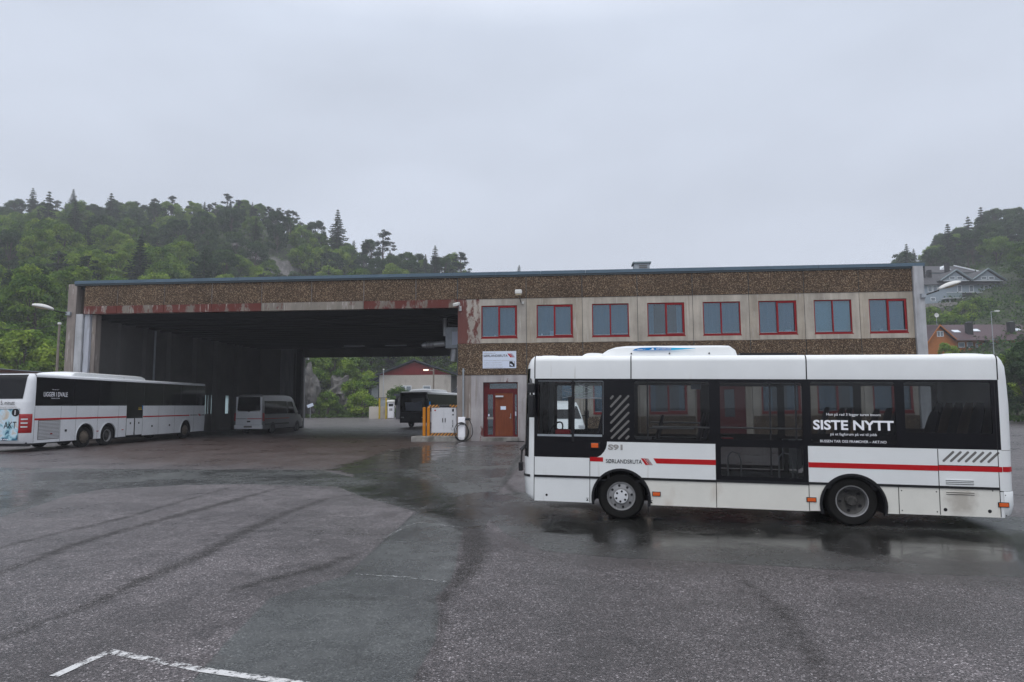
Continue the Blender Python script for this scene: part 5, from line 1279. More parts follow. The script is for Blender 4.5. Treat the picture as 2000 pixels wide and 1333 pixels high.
# roof unit
def pod(name, u0, u1, v0, v1, z0, h, ru0, ru1, mat, parent, n=14, rz=.12):
    rows = []
    for k in range(n + 1):
        f = k / n; u_ = u0 + (u1 - u0) * (1 - math.cos(PI * f)) / 2
        a = min(1, (u_ - u0) / ru0); c_ = min(1, (u1 - u_) / ru1); hh = h * (max(0, 1 - (1 - a) ** 2.2) ** .5) * (max(0, 1 - (1 - c_) ** 2.6) ** .5)
        q = []
        for j in range(13):
            t_ = j / 12; e_ = math.sin(PI * t_) ** .30; q.append((u_, v0 + (v1 - v0) * (1 - math.cos(PI * t_) * (1 + 0 * t_)) / 2, z0 + hh * e_))
        rows.append(q)
    return MB().grid(rows).build(name, mat, parent, 50)
pod('roof_unit', -.33, 1.86, .22, Wd - .22, 2.655, .215, .45, .16, 'white_paint', bus)
pod('roof_fairing', -.66, -.22, .3, Wd - .3, 2.655, .09, .15, .3, 'white_paint', bus)
pod('roof_hatch', -1.40, -1.02, .3, Wd - .3, 2.655, .035, .1, .2, 'white_paint', bus); pod('roof_hatch', 4.85, 5.50, .3, Wd - .3, 2.655, .045, .2, .3, 'white_paint', bus)
bp_('roof_hatch', MB().box(1.92, 2.80, .4, 1.2, 2.66, 2.715), 'black_trim')
stk = MB(); pts = [(.19, 2.742)]; 
for k in range(13): f = k / 12; pts.append((1.20 - 1.01 * f, 2.742 + .052 * math.sin(PI * min(1, f ** 1.0 * .5 + .0)) * (1 if f < .8 else (1 - (f - .8) / .2) ** .6)))
split = .82
stk.plate([(.19, 2.748), (split, 2.752), (split, 2.792), (.55, 2.80), (.32, 2.795), (.23, 2.775)], [], .198, .204)
bp_('sticker', stk, 'sticker_blue'); bp_('sticker', MB().plate([(split + .001, 2.752), (1.20, 2.776), (1.20, 2.780), (split + .001, 2.792)], [], .198, .204), 'sticker_cyan')
text('SPHEROS', .24, .020, 'letter_white', bus, (.575, .196, 2.762), bold=.02); text('cooler +', .13, .018, 'letter_white', bus, (.27, .196, 2.76), bold=.02)
bp_('logo', MB().plate([(.47, 2.758), (.545, 2.758), (.53, 2.785), (.505, 2.785), (.50, 2.765), (.47, 2.762)], [], .194, .197), 'letter_white')
mb = MB()
for u_ in (.17, .79, 1.42): mb.lathe([(0, .212), (.012, .212), (.014, .23)], (u_, 0, 2.70), 'y', 8)
bp_('bolt', mb, 'black_trim')
# lettering
text('S91', .235, .092, 'letter_grey', bus, (-.205, -.002, 1.115), bold=.045)
text('SØRLANDSRUTA', .575, .066, 'letter_black', bus, (-.24, -.002, .905), bold=.008)
logo(bus, .318, -.0005, .89, .165, .105)
text('Hun på rad 3 legger turen innom', .76, .052, 'letter_white', bus, (3.12, -.001, 1.705), bold=.0)
text('SISTE NYTT', 1.135, .15, 'letter_white', bus, (2.925, -.001, 1.50), bold=.028)
text('på et fagforum på vei til jobb', .65, .052, 'letter_white', bus, (3.17, -.001, 1.405))
text('BUSSEN TAR OSS FRAMOVER – AKT.NO', .93, .038, 'letter_white', bus, (3.02, -.001, 1.310), bold=.004)
# wheels (both sides)
wheel(bus, 0, .05, .375, .375, .24, 'front'); wheel(bus, 3.46, .05, .43, .375, .26, 'rear')
wheel(bus, 0, Wd - .29, .375, .375, .24, 'plain', 1); wheel(bus, 3.46, Wd - .31, .43, .375, .26, 'plain', 1)
bp_('mud_flap', MB().box(.42, .435, .06, .3, .10, .40), 'black_trim')
bp_('underbody', MB().box(-1.35, -.55, .10, Wd - .10, .30, .58).box(.52, 2.9, .10, Wd - .10, .32, .58).box(4.0, 5.40, .10, Wd - .10, .32, .58).box(-.55, 5.4, .55, Wd - .55, .34, .60), 'interior_dark')
# interior
bp_('cabin_floor', MB().box(-1.40, 5.42, .065, Wd - .065, .602, .64), 'interior_dark'); bp_('cabin_ceiling', MB().box(-1.40, 5.42, .10, Wd - .10, 2.40, 2.44), 'interior_grey')
bp_('partition', MB().box(-.22, -.18, .05, .95, .64, 2.4).box(-.16, .16, .035, .30, 1.25, 2.26), 'interior_dark')
bp_('dashboard', MB().rbox(-1.58, -1.22, .12, Wd - .15, .65, 1.22, .08).rbox(-1.12, -.86, .30, .5, 1.22, 1.42, .03, mi=1), ['interior_dark', 'red_plastic'], 40)
mb = MB(); mb.tube([(-1.13 + .07 * math.cos(R(a)) + .05 * math.sin(R(a)), .55 + .22 * math.cos(R(a)), 1.40 + .14 * math.sin(R(a))) for a in range(0, 361, 20)], .014, 6); mb.tube([(-1.15, .55, 1.4), (-1.22, .55, 1.2)], .02, 6)
bp_('steering_wheel', mb, 'black_trim', 40)
bp_('ticket_machine', MB().rbox(-.98, -.88, .95, 1.15, 1.2, 2.0, .02), 'interior_dark', 40)
def seat(u_, v, z=.66, face=-1, h=1.0, nm='passenger_seat', fab='seat_fabric'):
    s_ = MB(); a = face
    s_.rbox(u_ - .20, u_ + .20, v - .2, v + .2, z + .30, z + .42, .04)
    rows = []
    for k in range(9):
        f = k / 8; z_ = z + .36 + (h - .36) * f + .0; off = -a * (.18 + .16 * f); hw = .20 - .05 * max(0, f - .62) / .38 - (.05 if f > .95 else 0); th = .06 - .03 * f
        rows.append([(u_ + off + th * math.cos(R(t_)), v + hw * math.sin(R(t_)), z_) for t_ in range(0, 360, 30)])
    s_.grid(rows, closed=True); s_.add(rows[-1], [tuple(range(12))])
    s_.box(u_ - .1, u_ + .1, v - .08, v + .08, z - .02, z + .30)
    return bp_(nm, s_, fab, 50)
seat(-.62, .55, .70, -1, 1.16, 'driver_seat')
for u_, v, z, h in ((1.10, .35, .66, 1.05), (1.10, 1.85, .66, 1.05), (.35, 1.85, .66, 1.0), (3.22, .38, .82, 1.02), (3.22, .82, .82, 1.02), (3.22, 1.85, .82, 1.02), (3.92, .38, .82, 1.02), (3.92, .82, .82, 1.02), (3.92, 1.45, .82, 1.0), (4.42, .38, .82, .98), (4.42, 1.85, .82, .98)): seat(u_, v, z, -1, h)
for k in range(5): seat(5.05, .36 + k * .38, .88, -1, 1.06, fab='seat_fabric_tan' if k % 2 else 'seat_fabric')
bp_('seat_box', MB().box(2.95, 4.05, .07, .95, .64, .98).box(4.7, 5.42, .07, Wd - .07, .64, 1.1), 'interior_dark')
for pts in (((.42, .9, .64), (.42, .9, 2.4)), ((1.55, .25, .64), (1.55, .25, 2.4)), ((2.55, 1.6, .64), (2.55, 1.6, 2.4)), ((2.85, .9, .64), (2.85, .9, 2.4)), ((1.5, .25, 1.50), (2.8, .25, 1.50)), ((.5, .12, 1.50), (1.4, .12, 1.50)), ((.45, Wd - .12, 1.52), (1.4, Wd - .12, 1.52)), ((0.2, .7, 2.28), (5.2, .7, 2.28)), ((.45, .9, 1.45), (1.2, .9, 1.45))):
    bp_('grab_rail', MB().tube(pts, .014, 8), 'steel_pole', 40)
for u_ in (1.68, 2.45):
    bp_('grab_rail', MB().tube([(u_, .2, .70), (u_, .2, 1.05), (u_ + .06, .2, 1.12), (u_ + .16, .2, 1.10), (u_ + .20, .2, .98), (u_ + .20, .2, .70)], .013, 8), 'steel_pole', 40)
bp_('red_box', MB().rbox(1.60, 1.78, .3, .5, 1.22, 1.34, .01), 'red_plastic')
bp_('ticket_box', MB().rbox(1.14, 1.30, .5, .58, 2.12, 2.20, .01), 'sign_white')

# ---- the long low coach at the left -----------------------------------------
th = math.atan(.0645); p = G(165, 874)
lb = empty('long_bus', 'long three axle white bus with black windows and slogan, its back to us', 'bus', p, R(90) - th)
LW = 2.45
def lp(name, mb, mat, smooth=None, parent=None, fixn=False): return mb.build(name, mat, parent or lb, smooth, fixn)
LU0, LU1, LZ0, LZW, LZT, LZR = -3.2, 10.85, .36, 1.94, 3.16, 3.30
dA, dB = 3.04, 4.44
arcs = [(0, .50, .62), (1.65, .50, .60), (8.75, .50, .60)]
def lside(y0, y1):
    o = [(LU0, LZ0)]
    for cu, cz, r in arcs[:2]: o += arch(cu, cz, r, LZ0, 16)
    o += [(dA - .01, LZ0), (dA - .01, LZW - .003), (LU0, LZW - .003)]
    lp('side_panel', MB().plate(o, [], y0, y1), 'old_white_paint')
    o = [(dB + .01, LZ0)] + arch(*arcs[2], LZ0, 16) + [(LU1, LZ0), (LU1, LZW - .003), (dB + .01, LZW - .003)]
    lp('side_panel', MB().plate(o, [], y0, y1), 'old_white_paint')
    lp('window_band', MB().plate(rect(LU0, LU1, LZW, LZT), [], y0, y1), 'dark_glass')
    lp('door', MB().plate(rect(dA, dB, .40, LZW - .003), [], y0 + .012, y1), 'dark_glass')
lside(0, .04); lside(LW - .04, LW)
for a, b_ in ((dA + .04, (dA + dB) / 2 - .06), ((dA + dB) / 2 + .06, dB - .04)):
    d_ = lp('door_panel', MB().box(a, b_, -.004, .011, .42, 1.28), 'old_white_paint'); lp('door_button', MB().box((a + b_) / 2 - .05, (a + b_) / 2 + .05, -.01, -.0041, .98, 1.08), 'black_trim', parent=d_)
for u_ in (-.9, .9, 2.95, 4.5, 6.3, 8.1, 9.9): lp('window_joint', MB().box(u_ - .012, u_ + .012, -.003, -.0005, LZW + .02, LZT - .03), 'black_trim')
pr = roof_prof(LW, LZT + .002, LZR, .10, .06)
lp('roof', MB().grid([[(u_, v, z) for v, z in pr] for u_ in (LU0, LU1)]), 'old_white_paint', 50)
fr = [(.36, -3.50, .02), (.45, -3.58, 0), (1.0, -3.62, 0), (1.95, -3.60, 0), (2.1, -3.58, 0), (3.0, -3.40, 0), (3.16, -3.36, .01), (3.25, -3.30, .05), (3.31, -3.22, .12)]
g = cap(fr, LU0, LW, .36); nc = len(g[0])
lp('rear_panel', MB().grid([r_[::-1] for r_ in sub_grid(g, 0, 4, 0, nc - 1)]), 'old_white_paint', 50)
mb = MB().grid([r_[::-1] for r_ in sub_grid(g, 4, 8, 0, nc - 1)]); mb.add(g[8], [tuple(range(nc))[::-1]]); lp('rear_panel', mb, 'old_white_paint', 50)
rw = []
for k in range(9):
    z = 2.24 + (3.27 - 2.24) * k / 8; ex = float(np.interp(z, [q_[0] for q_ in fr], [q_[1] for q_ in fr])) - .014
    lo = .36 if k else .44
    pl = plan(ex, LU0, LW, 0, .36); rw.append([p_ for p_ in [(a, b_, z) for a, b_ in pl] if lo - .19 < p_[1] < LW - lo + .19][::-1])
m_ = min(len(r_) for r_ in rw); rw = [r_[(len(r_) - m_) // 2:(len(r_) - m_) // 2 + m_] for r_ in rw]
lp('rear_window', MB().grid(rw), 'dark_glass', 50)
lp('rear_trim', MB().box(-3.635, -3.615, .32, LW - .32, 1.80, 1.815), 'black_trim')
lp('advert', MB().box(-3.632, -3.618, .36, LW - .36, .50, 1.79), 'advert_print')
xd = (0, -1, 0)
text('hvert 15. minutt', 1.10, .17, 'letter_black', lb, (-3.64, 1.66, 1.985), xd=xd, bold=.005)
text('til Kristiansand i rushtiden', 1.1, .06, 'letter_grey', lb, (-3.64, 1.55, 1.865), xd=xd)
text('AKT', .55, .28, 'letter_black', lb, (-3.64, .98, 1.0), xd=xd)
text('SF 36499', .42, .09, 'letter_black', lb, (-3.66, 1.60, 1.135), xd=xd, bold=.02)
lp('number_plate', MB().box(-3.655, -3.635, 1.14, 1.66, 1.11, 1.25), 'letter_white')
lp('info_badge', MB().lathe([(0, -3.645), (.16, -3.645), (.165, -3.63)], (0, .50, 1.66), 'x', 20), 'letter_black')
text('i', .035, .20, 'letter_white', lb, (-3.655, .52, 1.56), xd=xd, bold=.06)
text('akt.no', .5, .07, 'letter_white', lb, (-3.64, 1.25, .52), xd=xd, bold=.02)
# tail lamp wraps the corner
rows = []
for z, q in ((.80, 0), (.84, .012), (.95, .02), (1.25, .024), (1.50, .02), (1.56, .012), (1.60, 0)):
    pl = plan(-3.61, LU0, LW, 0, .36); rows.append([(a - q, b_ - q, z) for a, b_ in pl[1:8]][::-1])
tl = lp('tail_lamp', MB().grid(rows), 'red_lamp', 50)
for z in (1.06, 1.22, 1.38): lp('lamp_strip', MB().grid([[(a - .03, b_ - .03, zz) for a, b_ in plan(-3.61, LU0, LW, 0, .36)[3:7]][::-1] for zz in (z - .03, z + .03)]), 'lamp_clear', 50, tl)
lp('red_stripe', MB().box(LU0, dA - .01, -.004, -.0005, 1.325, 1.405), 'red_stripe'); lp('red_stripe', MB().box(dB + .01, 9.1, -.004, -.0005, 1.32, 1.39), 'red_stripe')
text('SØRLANDSRUTA', .85, .07, 'letter_black', lb, (9.2, -.002, 1.33), bold=.02); logo(lb, 10.1, -.0005, 1.30, .35, .13)
lp('black_stripe', MB().box(10.5, LU1, -.004, -.0005, 1.33, 1.375), 'letter_black')
for k in range(13): lp('louvre', MB().add([(-2.95, -.006, .52 + k * .06), (-1.72, -.006, .52 + k * .06), (-1.72, -.022, .555 + k * .06), (-2.95, -.022, .555 + k * .06), (-2.95, -.001, .56 + k * .06), (-1.72, -.001, .56 + k * .06)], [(0, 1, 2, 3), (3, 2, 5, 4)]), 'old_white_paint')
lp('grille_backing', MB().box(-2.98, -1.69, -.002, -.0008, .49, 1.32), 'vent_grey')
mb = MB()
for u_ in (LU0, -1.65, -.68, .82, 2.4, 5.9, 7.5, 9.6): mb.box(u_ - .006, u_ + .006, -.0015, -.0002, LZ0 + .01, LZW - .02)
lp('panel_seam', mb, 'rubber_seam')
for u_ in (-1.3, 5.3, 7.0): lp('side_marker', MB().box(u_ - .06, u_ + .06, -.012, -.001, .78, .88), 'black_trim')
for u_ in (-2.2, .84, 2.75): lp('marker_lamp', MB().box(u_ - .06, u_ + .06, -.026, -.001, .70, .74), 'red_lamp')
lp('info_sticker', MB().box(dB - .42, dB - .12, -.005, -.0005, 1.72, 1.78).box(dB - .42, dB - .12, -.005, -.0005, 1.84, 1.86), 'post_yellow'); lp('info_sticker', MB().box(dB - .08, dB - .02, -.005, -.0005, 1.72, 1.95), 'sticker_blue')
text('Mor på rad 7', .40, .05, 'letter_white', lb, (-2.25, -.002, 2.62)); text('LIGGER I DVALE', 1.45, .20, 'letter_white', lb, (-2.75, -.002, 2.34), bold=.006); text('til bussen er fremme', .52, .045, 'letter_white', lb, (-2.30, -.002, 2.25))
for cu, cz, r in arcs:
    mb = MB(); rows = [[(a, v, b_) for a, b_ in arch(cu, cz, r - .01, .36, 16)] for v in (.04, .55)]; mb.grid(rows); mb.add(rows[1], [tuple(range(17))]); lp('wheel_well', mb, 'interior_dark')
    lp('wheel_arch', MB().plate(arch(cu, cz, r + .035, LZ0, 22) + arch(cu, cz, r, LZ0, 22)[::-1], [], -.022, 0), 'old_white_paint', 40)
for u_, st in ((0, 'tag'), (1.65, 'rear'), (8.75, 'tag')):
    wheel(lb, u_, .04, .48, .48, .30, st); wheel(lb, u_, LW - .34, .48, .48, .30, 'plain', 1)
lp('underbody', MB().box(-3.3, -.65, .12, LW - .12, .30, .60).box(2.3, 8.1, .12, LW - .12, .30, .60).box(9.4, 10.7, .12, LW - .12, .30, .60).box(-.65, 9.4, .6, LW - .6, .30, .62).box(-3.45, -3.2, .1, LW - .1, .24, .42), 'interior_dark')
fr = [(.36, 11.0, .02), (1.0, 11.12, 0), (2.0, 11.08, 0), (3.1, 10.98, 0), (3.31, 10.88, .12)]
g = cap(fr, LU1, LW, .3); lp('front_panel', MB().grid(g[:2] + [g[2]]), 'old_white_paint', 50); lp('windscreen', MB().grid(g[2:]), 'dark_glass', 50)
pod('roof_unit', -.8, 5.0, .25, LW - .25, 3.30, .25, .6, .5, 'white_paint', lb)
lp('roof_unit_seam', MB().box(1.20, 1.215, .5, LW - .5, 3.53, 3.562), 'vent_grey')

# ---- vans -------------------------------------------------------------------
def van(name, label, cat, loc, rz, L, Wv, Ht, paint, front_z=1.25, plate_txt=None, backpaint=None, stripes=False):
    """u from the rear (0) to the nose (L); local x forward"""
    r_ = empty(name, label, cat, loc, rz)
    hb, ht = Wv / 2, Wv / 2 - .13
    st = [(0, .42, Ht - .35, .95), (.05, .34, Ht - .10, 1), (.30, .32, Ht, 1), (L * .55, .32, Ht, 1), (L * .68, .32, Ht - .05, 1), (L * .74, .32, Ht - .22, 1), (L * .865, .32, front_z + .12, 1), (L * .93, .32, front_z - .08, .98), (L * .985, .34, front_z - .35, .92), (L, .42, .80, .85)]
    belt = 1.15
    def sec(u_, zb, zt, kw):
        q = []
        for f in (0, .12, .5, .85, .97):
            z = zb + (zt - zb) * f; hw = (hb if z < belt else hb - (hb - ht) * (z - belt) / (Ht - belt)) * kw
            if f == 0: hw *= .93
            if f == .97: hw -= .06
            q.append((u_, -hw, z))
        q.append((u_, -(q[-1][1] * -1) * .7, zt + .0)); 
        q += [(a, -b_, c_) for a, b_, c_ in q[::-1]]
        return q
    rows = [sec(*s_) for s_ in st]
    mb = MB().grid(rows, closed=True); n = len(rows[0]); mb.add(rows[0], [tuple(range(n))[::-1]]); mb.add(rows[-1], [tuple(range(n))])
    mb.build('body', paint, r_, 40, True)
    def hwz(z): return hb - (hb - ht) * max(0, z - belt) / (Ht - belt)
    def sidewin(u0, u1, z0, z1, s_, slant=0, nm='side_window'):
        q = [(u0, s_ * (hwz(z0) + .012), z0), (u1 + slant, s_ * (hwz(z0) + .012), z0), (u1, s_ * (hwz(z1) + .012), z1), (u0, s_ * (hwz(z1) + .012), z1)]
        if s_ > 0: q = q[::-1]
        i_ = [(a, b_ - s_ * .03, c_) for a, b_, c_ in q]
        MB().add(q + i_, [(0, 1, 2, 3)] + [(k, 4 + k, 4 + (k + 1) % 4, (k + 1) % 4) for k in range(4)]).build(nm, 'dark_glass', r_)
    for s_ in (-1, 1):
        sidewin(.35, L * .30, 1.35, Ht - .48, s_); sidewin(L * .305, L * .56, 1.35, Ht - .48, s_); sidewin(L * .58, L * .70, 1.35, Ht - .50, s_, L * .06, 'cab_window')
    # windscreen on the slope
    u0, z0, u1, z1 = L * .862, front_z + .14, L * .735, Ht - .26
    MB().add([(u0 + .03, -hb * .88, z0), (u0 + .03, hb * .88, z0), (u1 + .05, ht * .90, z1), (u1 + .05, -ht * .90, z1)], [(0, 1, 2, 3)]).add([(u0 - .05, -hb * .88, z0 - .02), (u0 - .05, hb * .88, z0 - .02), (u1 - .03, ht * .90, z1), (u1 - .03, -ht * .90, z1)], [(0, 3, 2, 1)]).build('windscreen', 'dark_glass', r_)
    # rear window, lamps, plate, bumper
    MB().plate([(-hb * .82, 1.62), (-.12, 1.55), (0, 1.48), (.12, 1.55), (hb * .82, 1.62), (ht * .88, Ht - .22), (-ht * .88, Ht - .22)], [], 0, .02).build('rear_window', 'dark_glass', r_).matrix_local = Matrix(((0, -1, 0, -.012), (-1, 0, 0, 0), (0, 0, 1, 0), (0, 0, 0, 1))) @ Matrix.Diagonal((-1, 1, 1, 1))
    for s_ in (-1, 1):
        MB().rbox(-.03, .12, s_ * hb - .08, s_ * hb + .02, .88, 1.42, .02).build('tail_lamp', 'red_lamp', r_, 40)
        MB().rbox(L * .93, L + .0, s_ * hb * .80 - .13, s_ * hb * .80 + .13, .72, .96, .04).build('headlamp', 'lamp_clear', r_, 40)
        MB().rbox(L * .80, L * .83, s_ * (hb + .18) - .10, s_ * (hb + .18) + .10, 1.25, 1.60, .03).tube([(L * .81, s_ * (hb - .05), 1.35), (L * .815, s_ * (hb + .15), 1.38)], .03, 6).build('mirror', 'black_trim', r_, 40)
    MB().rbox(-.12, .10, -hb * .98, hb * .98, .36, .62, .04).build('rear_bumper', backpaint or paint, r_, 40)
    MB().box(-.135, -.121, -.28, .28, .44, .56).build('number_plate', 'vent_grey', r_)
    MB().rbox(-.04, -.005, -.12, .12, .80, .90, .01).build('handle', 'black_trim', r_)
    MB().rbox(L * .95, L + .04, -hb * .90, hb * .90, .30, .52, .04).box(L + .001, L + .012, -hb * .45, hb * .45, .62, .76, 1).build('front_bumper', ['vent_grey', 'black_trim'], r_, 40)
    if backpaint:
        MB().box(-.018, -.004, -hb * .92, hb * .92, .63, 1.53).box(-.018, -.004, -hb * .92, -ht * .88 - .02, 1.53, Ht - .2).box(-.018, -.004, ht * .88 + .02, hb * .92, 1.53, Ht - .2).build('rear_door', backpaint, r_)
        MB().box(-.022, -.0185, -hb * .92, hb * .1, 1.01, 1.06).box(-.022, -.0185, hb * .15, hb * .9, 1.02, 1.05, 1).build('stripe', ['red_stripe', 'letter_black'], r_)
    if stripes:
        MB().box(.3, L * .6, -hb - .008, -hb + .0, 1.0, 1.05).build('stripe', 'red_stripe', r_); MB().box(.3, L * .6, -hb - .01, -hb + .0, .60, .70).build('side_rail', 'black_trim', r_)
    for u_ in (L * .22, L * .82):
        for s_ in (-1, 1):
            MB().lathe([(.02, 0), (.40, 0), (.40, .01), (.02, .01)], (u_, s_ * hb - .005 + .0, .40), 'y', 24).build('wheel_arch', 'black_trim', r_)
            wheel(r_, u_, s_ * (hb + .012) - (.0 if s_ < 0 else .22), .34, .34, .22, 'plain', s_)
    return r_
YV = 46.5; pc = G(513, 838, .34) 
pv = D(513, 838, YV); axis_a = R(90) - math.atan(.10)
ua = Vector((math.cos(axis_a), math.sin(axis_a))); va = Vector((-ua.y, ua.x))
o = Vector((pv.x, pv.y)) + va * 1.0
van('minibus', 'silver minibus with white back and dark windows parked inside the shady bus hall', 'minibus', (o.x, o.y, 0), axis_a, 6.9, 2.0, 2.72, 'grey_van_paint', 1.30, backpaint='old_white_paint', stripes=True)
o = D(1086, 820, 30.5)
van('white_van', 'white van facing us behind the white city bus, seen through its driver window', 'van', (o.x + .1, o.y + 4.7, 0), R(-90 + 4), 4.7, 1.85, 2.05, 'white_paint', 1.1)

# ---- the dark fronted bus in the yard behind --------------------------------
pb = G(780, 836); ax = Vector((.235, 1)).normalized(); rz = math.atan2(ax.y, ax.x)
db = empty('parked_bus', 'bus with black front, grey sunshade in its windscreen and white roof, standing behind the hall', 'bus', pb, rz)
def q_(name, mb, mat, sm=None, fx=False): return mb.build(name, mat, db, sm, fx)
DW = 2.4; DL = 11.0      # x back from the front, -y to the right (near side visible)
def ds(rows): return rows
q_('front', MB().rbox(0, .35, -DW, 0, .42, 3.0, .08), 'black_trim', 40)
q_('windscreen', MB().rbox(-.02, .02, -DW + .10, -.10, 1.35, 2.92, .01), 'dark_glass', 40)
q_('front_panel', MB().rbox(-.03, .02, -DW + .04, -.04, .50, 1.32, .01), 'dumper_grey', 40)
q_('sunshade', MB().add([(-.026, -.58, 1.45), (-.026, -2.0, 1.42), (-.026, -2.08, 2.28), (-.026, -1.35, 2.12), (-.026, -.50, 2.14)], [(0, 4, 3, 2, 1)]), 'sun_screen')
q_('headlamp', MB().rbox(-.045, -.02, -.42, -.14, .82, .92, .01), 'lamp_clear', 40); q_('headlamp', MB().rbox(-.045, -.02, -DW + .14, -DW + .42, .82, .92, .01), 'lamp_clear', 40)
q_('emblem', MB().lathe([(.09, -.04), (.12, -.04), (.12, -.03)], (0, -DW / 2, .86), 'x', 16), 'black_trim')
q_('mirror', MB().rbox(-.35, -.20, .08, .30, 1.9, 2.45, .03).tube([(-.27, .18, 2.4), (.1, -.05, 2.8)], .03, 6), 'black_trim', 40); q_('mirror', MB().rbox(-.35, -.20, -DW - .30, -DW - .06, 1.8, 2.45, .03).tube([(-.27, -DW - .18, 2.4), (.1, -DW + .05, 2.8)], .03, 6), 'black_trim', 40)
q_('side_panel', MB().box(.351, DL, -DW, 0, .42, 1.35), 'old_white_paint')
q_('side_band', MB().box(.351, DL - .01, -DW + .01, -.01, 1.351, 1.78), 'black_trim')
q_('side_stripe', MB().box(.351, DL, -DW - .005, .005, 1.78, 1.90), 'white_paint')
q_('window_band', MB().box(.351, DL - .01, -DW + .01, -.01, 1.901, 2.84), 'dark_glass')
q_('roof', MB().rbox(.30, DL, -DW - .01, .01, 2.84, 3.06, .08), 'white_paint', 40)
pod('roof_unit', 1.6, 6.2, -DW + .2, -.2, 3.05, .30, .6, .5, 'white_paint', db)
for u_ in (2.3, 8.0):
    for s_ in (-1, 1): wheel(db, u_, (-DW + .03 if s_ < 0 else -.31), .46, .46, .28, 'dark', s_)

# ================================================================== BEHIND THE DEPOT
def place(name, label, cat, p, rz=0.0, group=None): return empty(name, label, cat, p, rz, group=group)
# factory with a red gable
FYd = 122.0
pL, pR = D(741, 733, FYd), D(881, 733, FYd); pk = D(810, 705, FYd)
fac = place('factory_building', 'cream rendered industrial hall with dark red gable seen through the bus hall', 'building', (pL.x, FYd, 0), R(-2))
FWd = pR.x - pL.x; eav = pL.z; pkz = pk.z; pkx = pk.x - pL.x
MB().box(0, FWd, 0, 26, 0, eav - .002).build('wall', 'render_cream', fac)
MB().plate([(.0, eav), (FWd, eav), (FWd - .1, eav + .1), (pkx, pkz - .25), (.1, eav + .1)], [], -.05, .3).build('gable', 'barn_red', fac)
rt = MB()
for (x0, z0), (x1, z1) in (((-.6, eav - .15), (pkx, pkz)), ((pkx, pkz), (FWd + 2.2, eav - .45))): rt.plate([(x0, z0), (x1, z1), (x1, z1 + .22), (x0, z0 + .22)], [], -.7, 26.5)
rt.build('roof', 'roof_dark', fac)
for x in (787, 798.5, 834):
    a = D(x, 758, FYd - .1); w2 = .5 if x < 820 else .7
    f = MB().box(a.x - pL.x - w2, a.x - pL.x + w2, -.10, .05, a.z - .9, a.z + .4).build('window', 'house_trim', fac)
    MB().box(a.x - pL.x - w2 + .12, a.x - pL.x + w2 - .12, -.12, -.101, a.z - .8, a.z + .25).build('pane', 'window_far', f)
MB().box(FWd + .3, FWd + 4.8, 1.0, 8, 0, 4.0).build('side_wing', 'barn_red', fac)
MB().plate([(FWd - .1, 4.0), (FWd + 5.2, 4.0), (FWd + 5.2, 6.6), (FWd + 2.5, 6.6)], [], .6, 8.4).build('side_wing_roof', 'roof_dark', fac)
MB().box(FWd + 1.6, FWd + 2.1, .95, .99, 2.6, 3.2).build('window', 'house_trim', fac)
# blue lean-to
q = D(713, 800, 124); ann = place('steel_shed', 'dark blue sheet metal shed with slanting roof left of the red gabled hall', 'shed', (q.x - .2, 124, 0))
ah0, ah1 = D(713, 751, 124).z, D(741, 736, 124).z; aw = pL.x - q.x
MB().plate([(0, 0), (aw, 0), (aw, ah1), (0, ah0 - .2)], [], 0, 14).build('wall', 'blue_steel', ann); MB().plate([(-.3, ah0 - .2), (aw, ah1 + .02), (aw, ah1 + .2), (-.3, ah0)], [], -.3, 14).build('roof', 'roof_dark', ann)
a = D(733, 775, 123.9); MB().box(a.x - q.x - .5, a.x - q.x + .7, -.06, -.001, 1.6, a.z + 2.0).build('door', 'galvanised', ann)
# grass verge below the slope
mb = MB(); rngv = random.Random(2)
pts = [(560, 812), (640, 811.5), (700, 811.5), (745, 812)]
vp = [G(x, y + 1) for x, y in pts]
rows = [[(p.x, p.y, .01), (p.x, p.y + 4, .35), (p.x + 1, p.y + 14, .8), (p.x + 2, p.y + 26, 2.0)] for p in vp]
mb.grid([r_[::-1] for r_ in rows]); vg = mb.build('verge', 'undergrowth', None, 60); tag(vg, kind='structure')
n = 9000; rg = np.random.default_rng(8)
X = rg.uniform(-44, -19, n); Y = rg.uniform(111, 135, n); c_ = np.stack([X, Y, .25 + .12 * (Y - 111) * .5 + rg.normal(size=n) * .12], 1)
kp = (Y > 111 + .3 * np.sin(X))
me = leafmesh('verge_grass', c_[kp], rg.normal(size=(kp.sum(), 3)) * (1, 1, .4) + (0, -.6, .3), .55 * (.5 + rg.random(kp.sum())), .30 * (.5 + rg.random(kp.sum())), rg.random(kp.sum()) * .8 + .2, 'undergrowth', rg)
o = bpy.data.objects.new('verge_grass', me); COL.objects.link(o); tag(o, kind='stuff')
# rock faces
def rock(px, py, Y, w_, h_, d_, seed, label):
    rr = np.random.default_rng(seed); bm = bmesh.new(); bmesh.ops.create_icosphere(bm, subdivisions=4, radius=1.0)
    from mathutils import noise as mn
    for v in bm.verts:
        nz_ = mn.noise(v.co * 1.7 + Vector((seed, 0, 0))) * .5 + mn.noise(v.co * 4.5) * .22 + mn.noise(v.co * 10) * .08
        v.co *= 1 + nz_; v.co.x *= w_ / 2; v.co.y *= d_ / 2; v.co.z *= h_ / 2
    me = bpy.data.meshes.new('rock_outcrop'); bm.to_mesh(me); bm.free(); me.materials.append(MATS['stone_wall'])
    p = D(px, py, Y); o = bpy.data.objects.new('rock_outcrop', me); COL.objects.link(o); o.location = p; tag(o, label, 'rock')
rock(601, 770, 113, 3.0, 8.0, 6, 1, 'brown rock face at the left edge of the hall passage beside the grey post')
rock(668, 770, 124, 5.0, 6.5, 5, 2, 'reddish rock outcrop among the bushes in the middle of the hall passage')
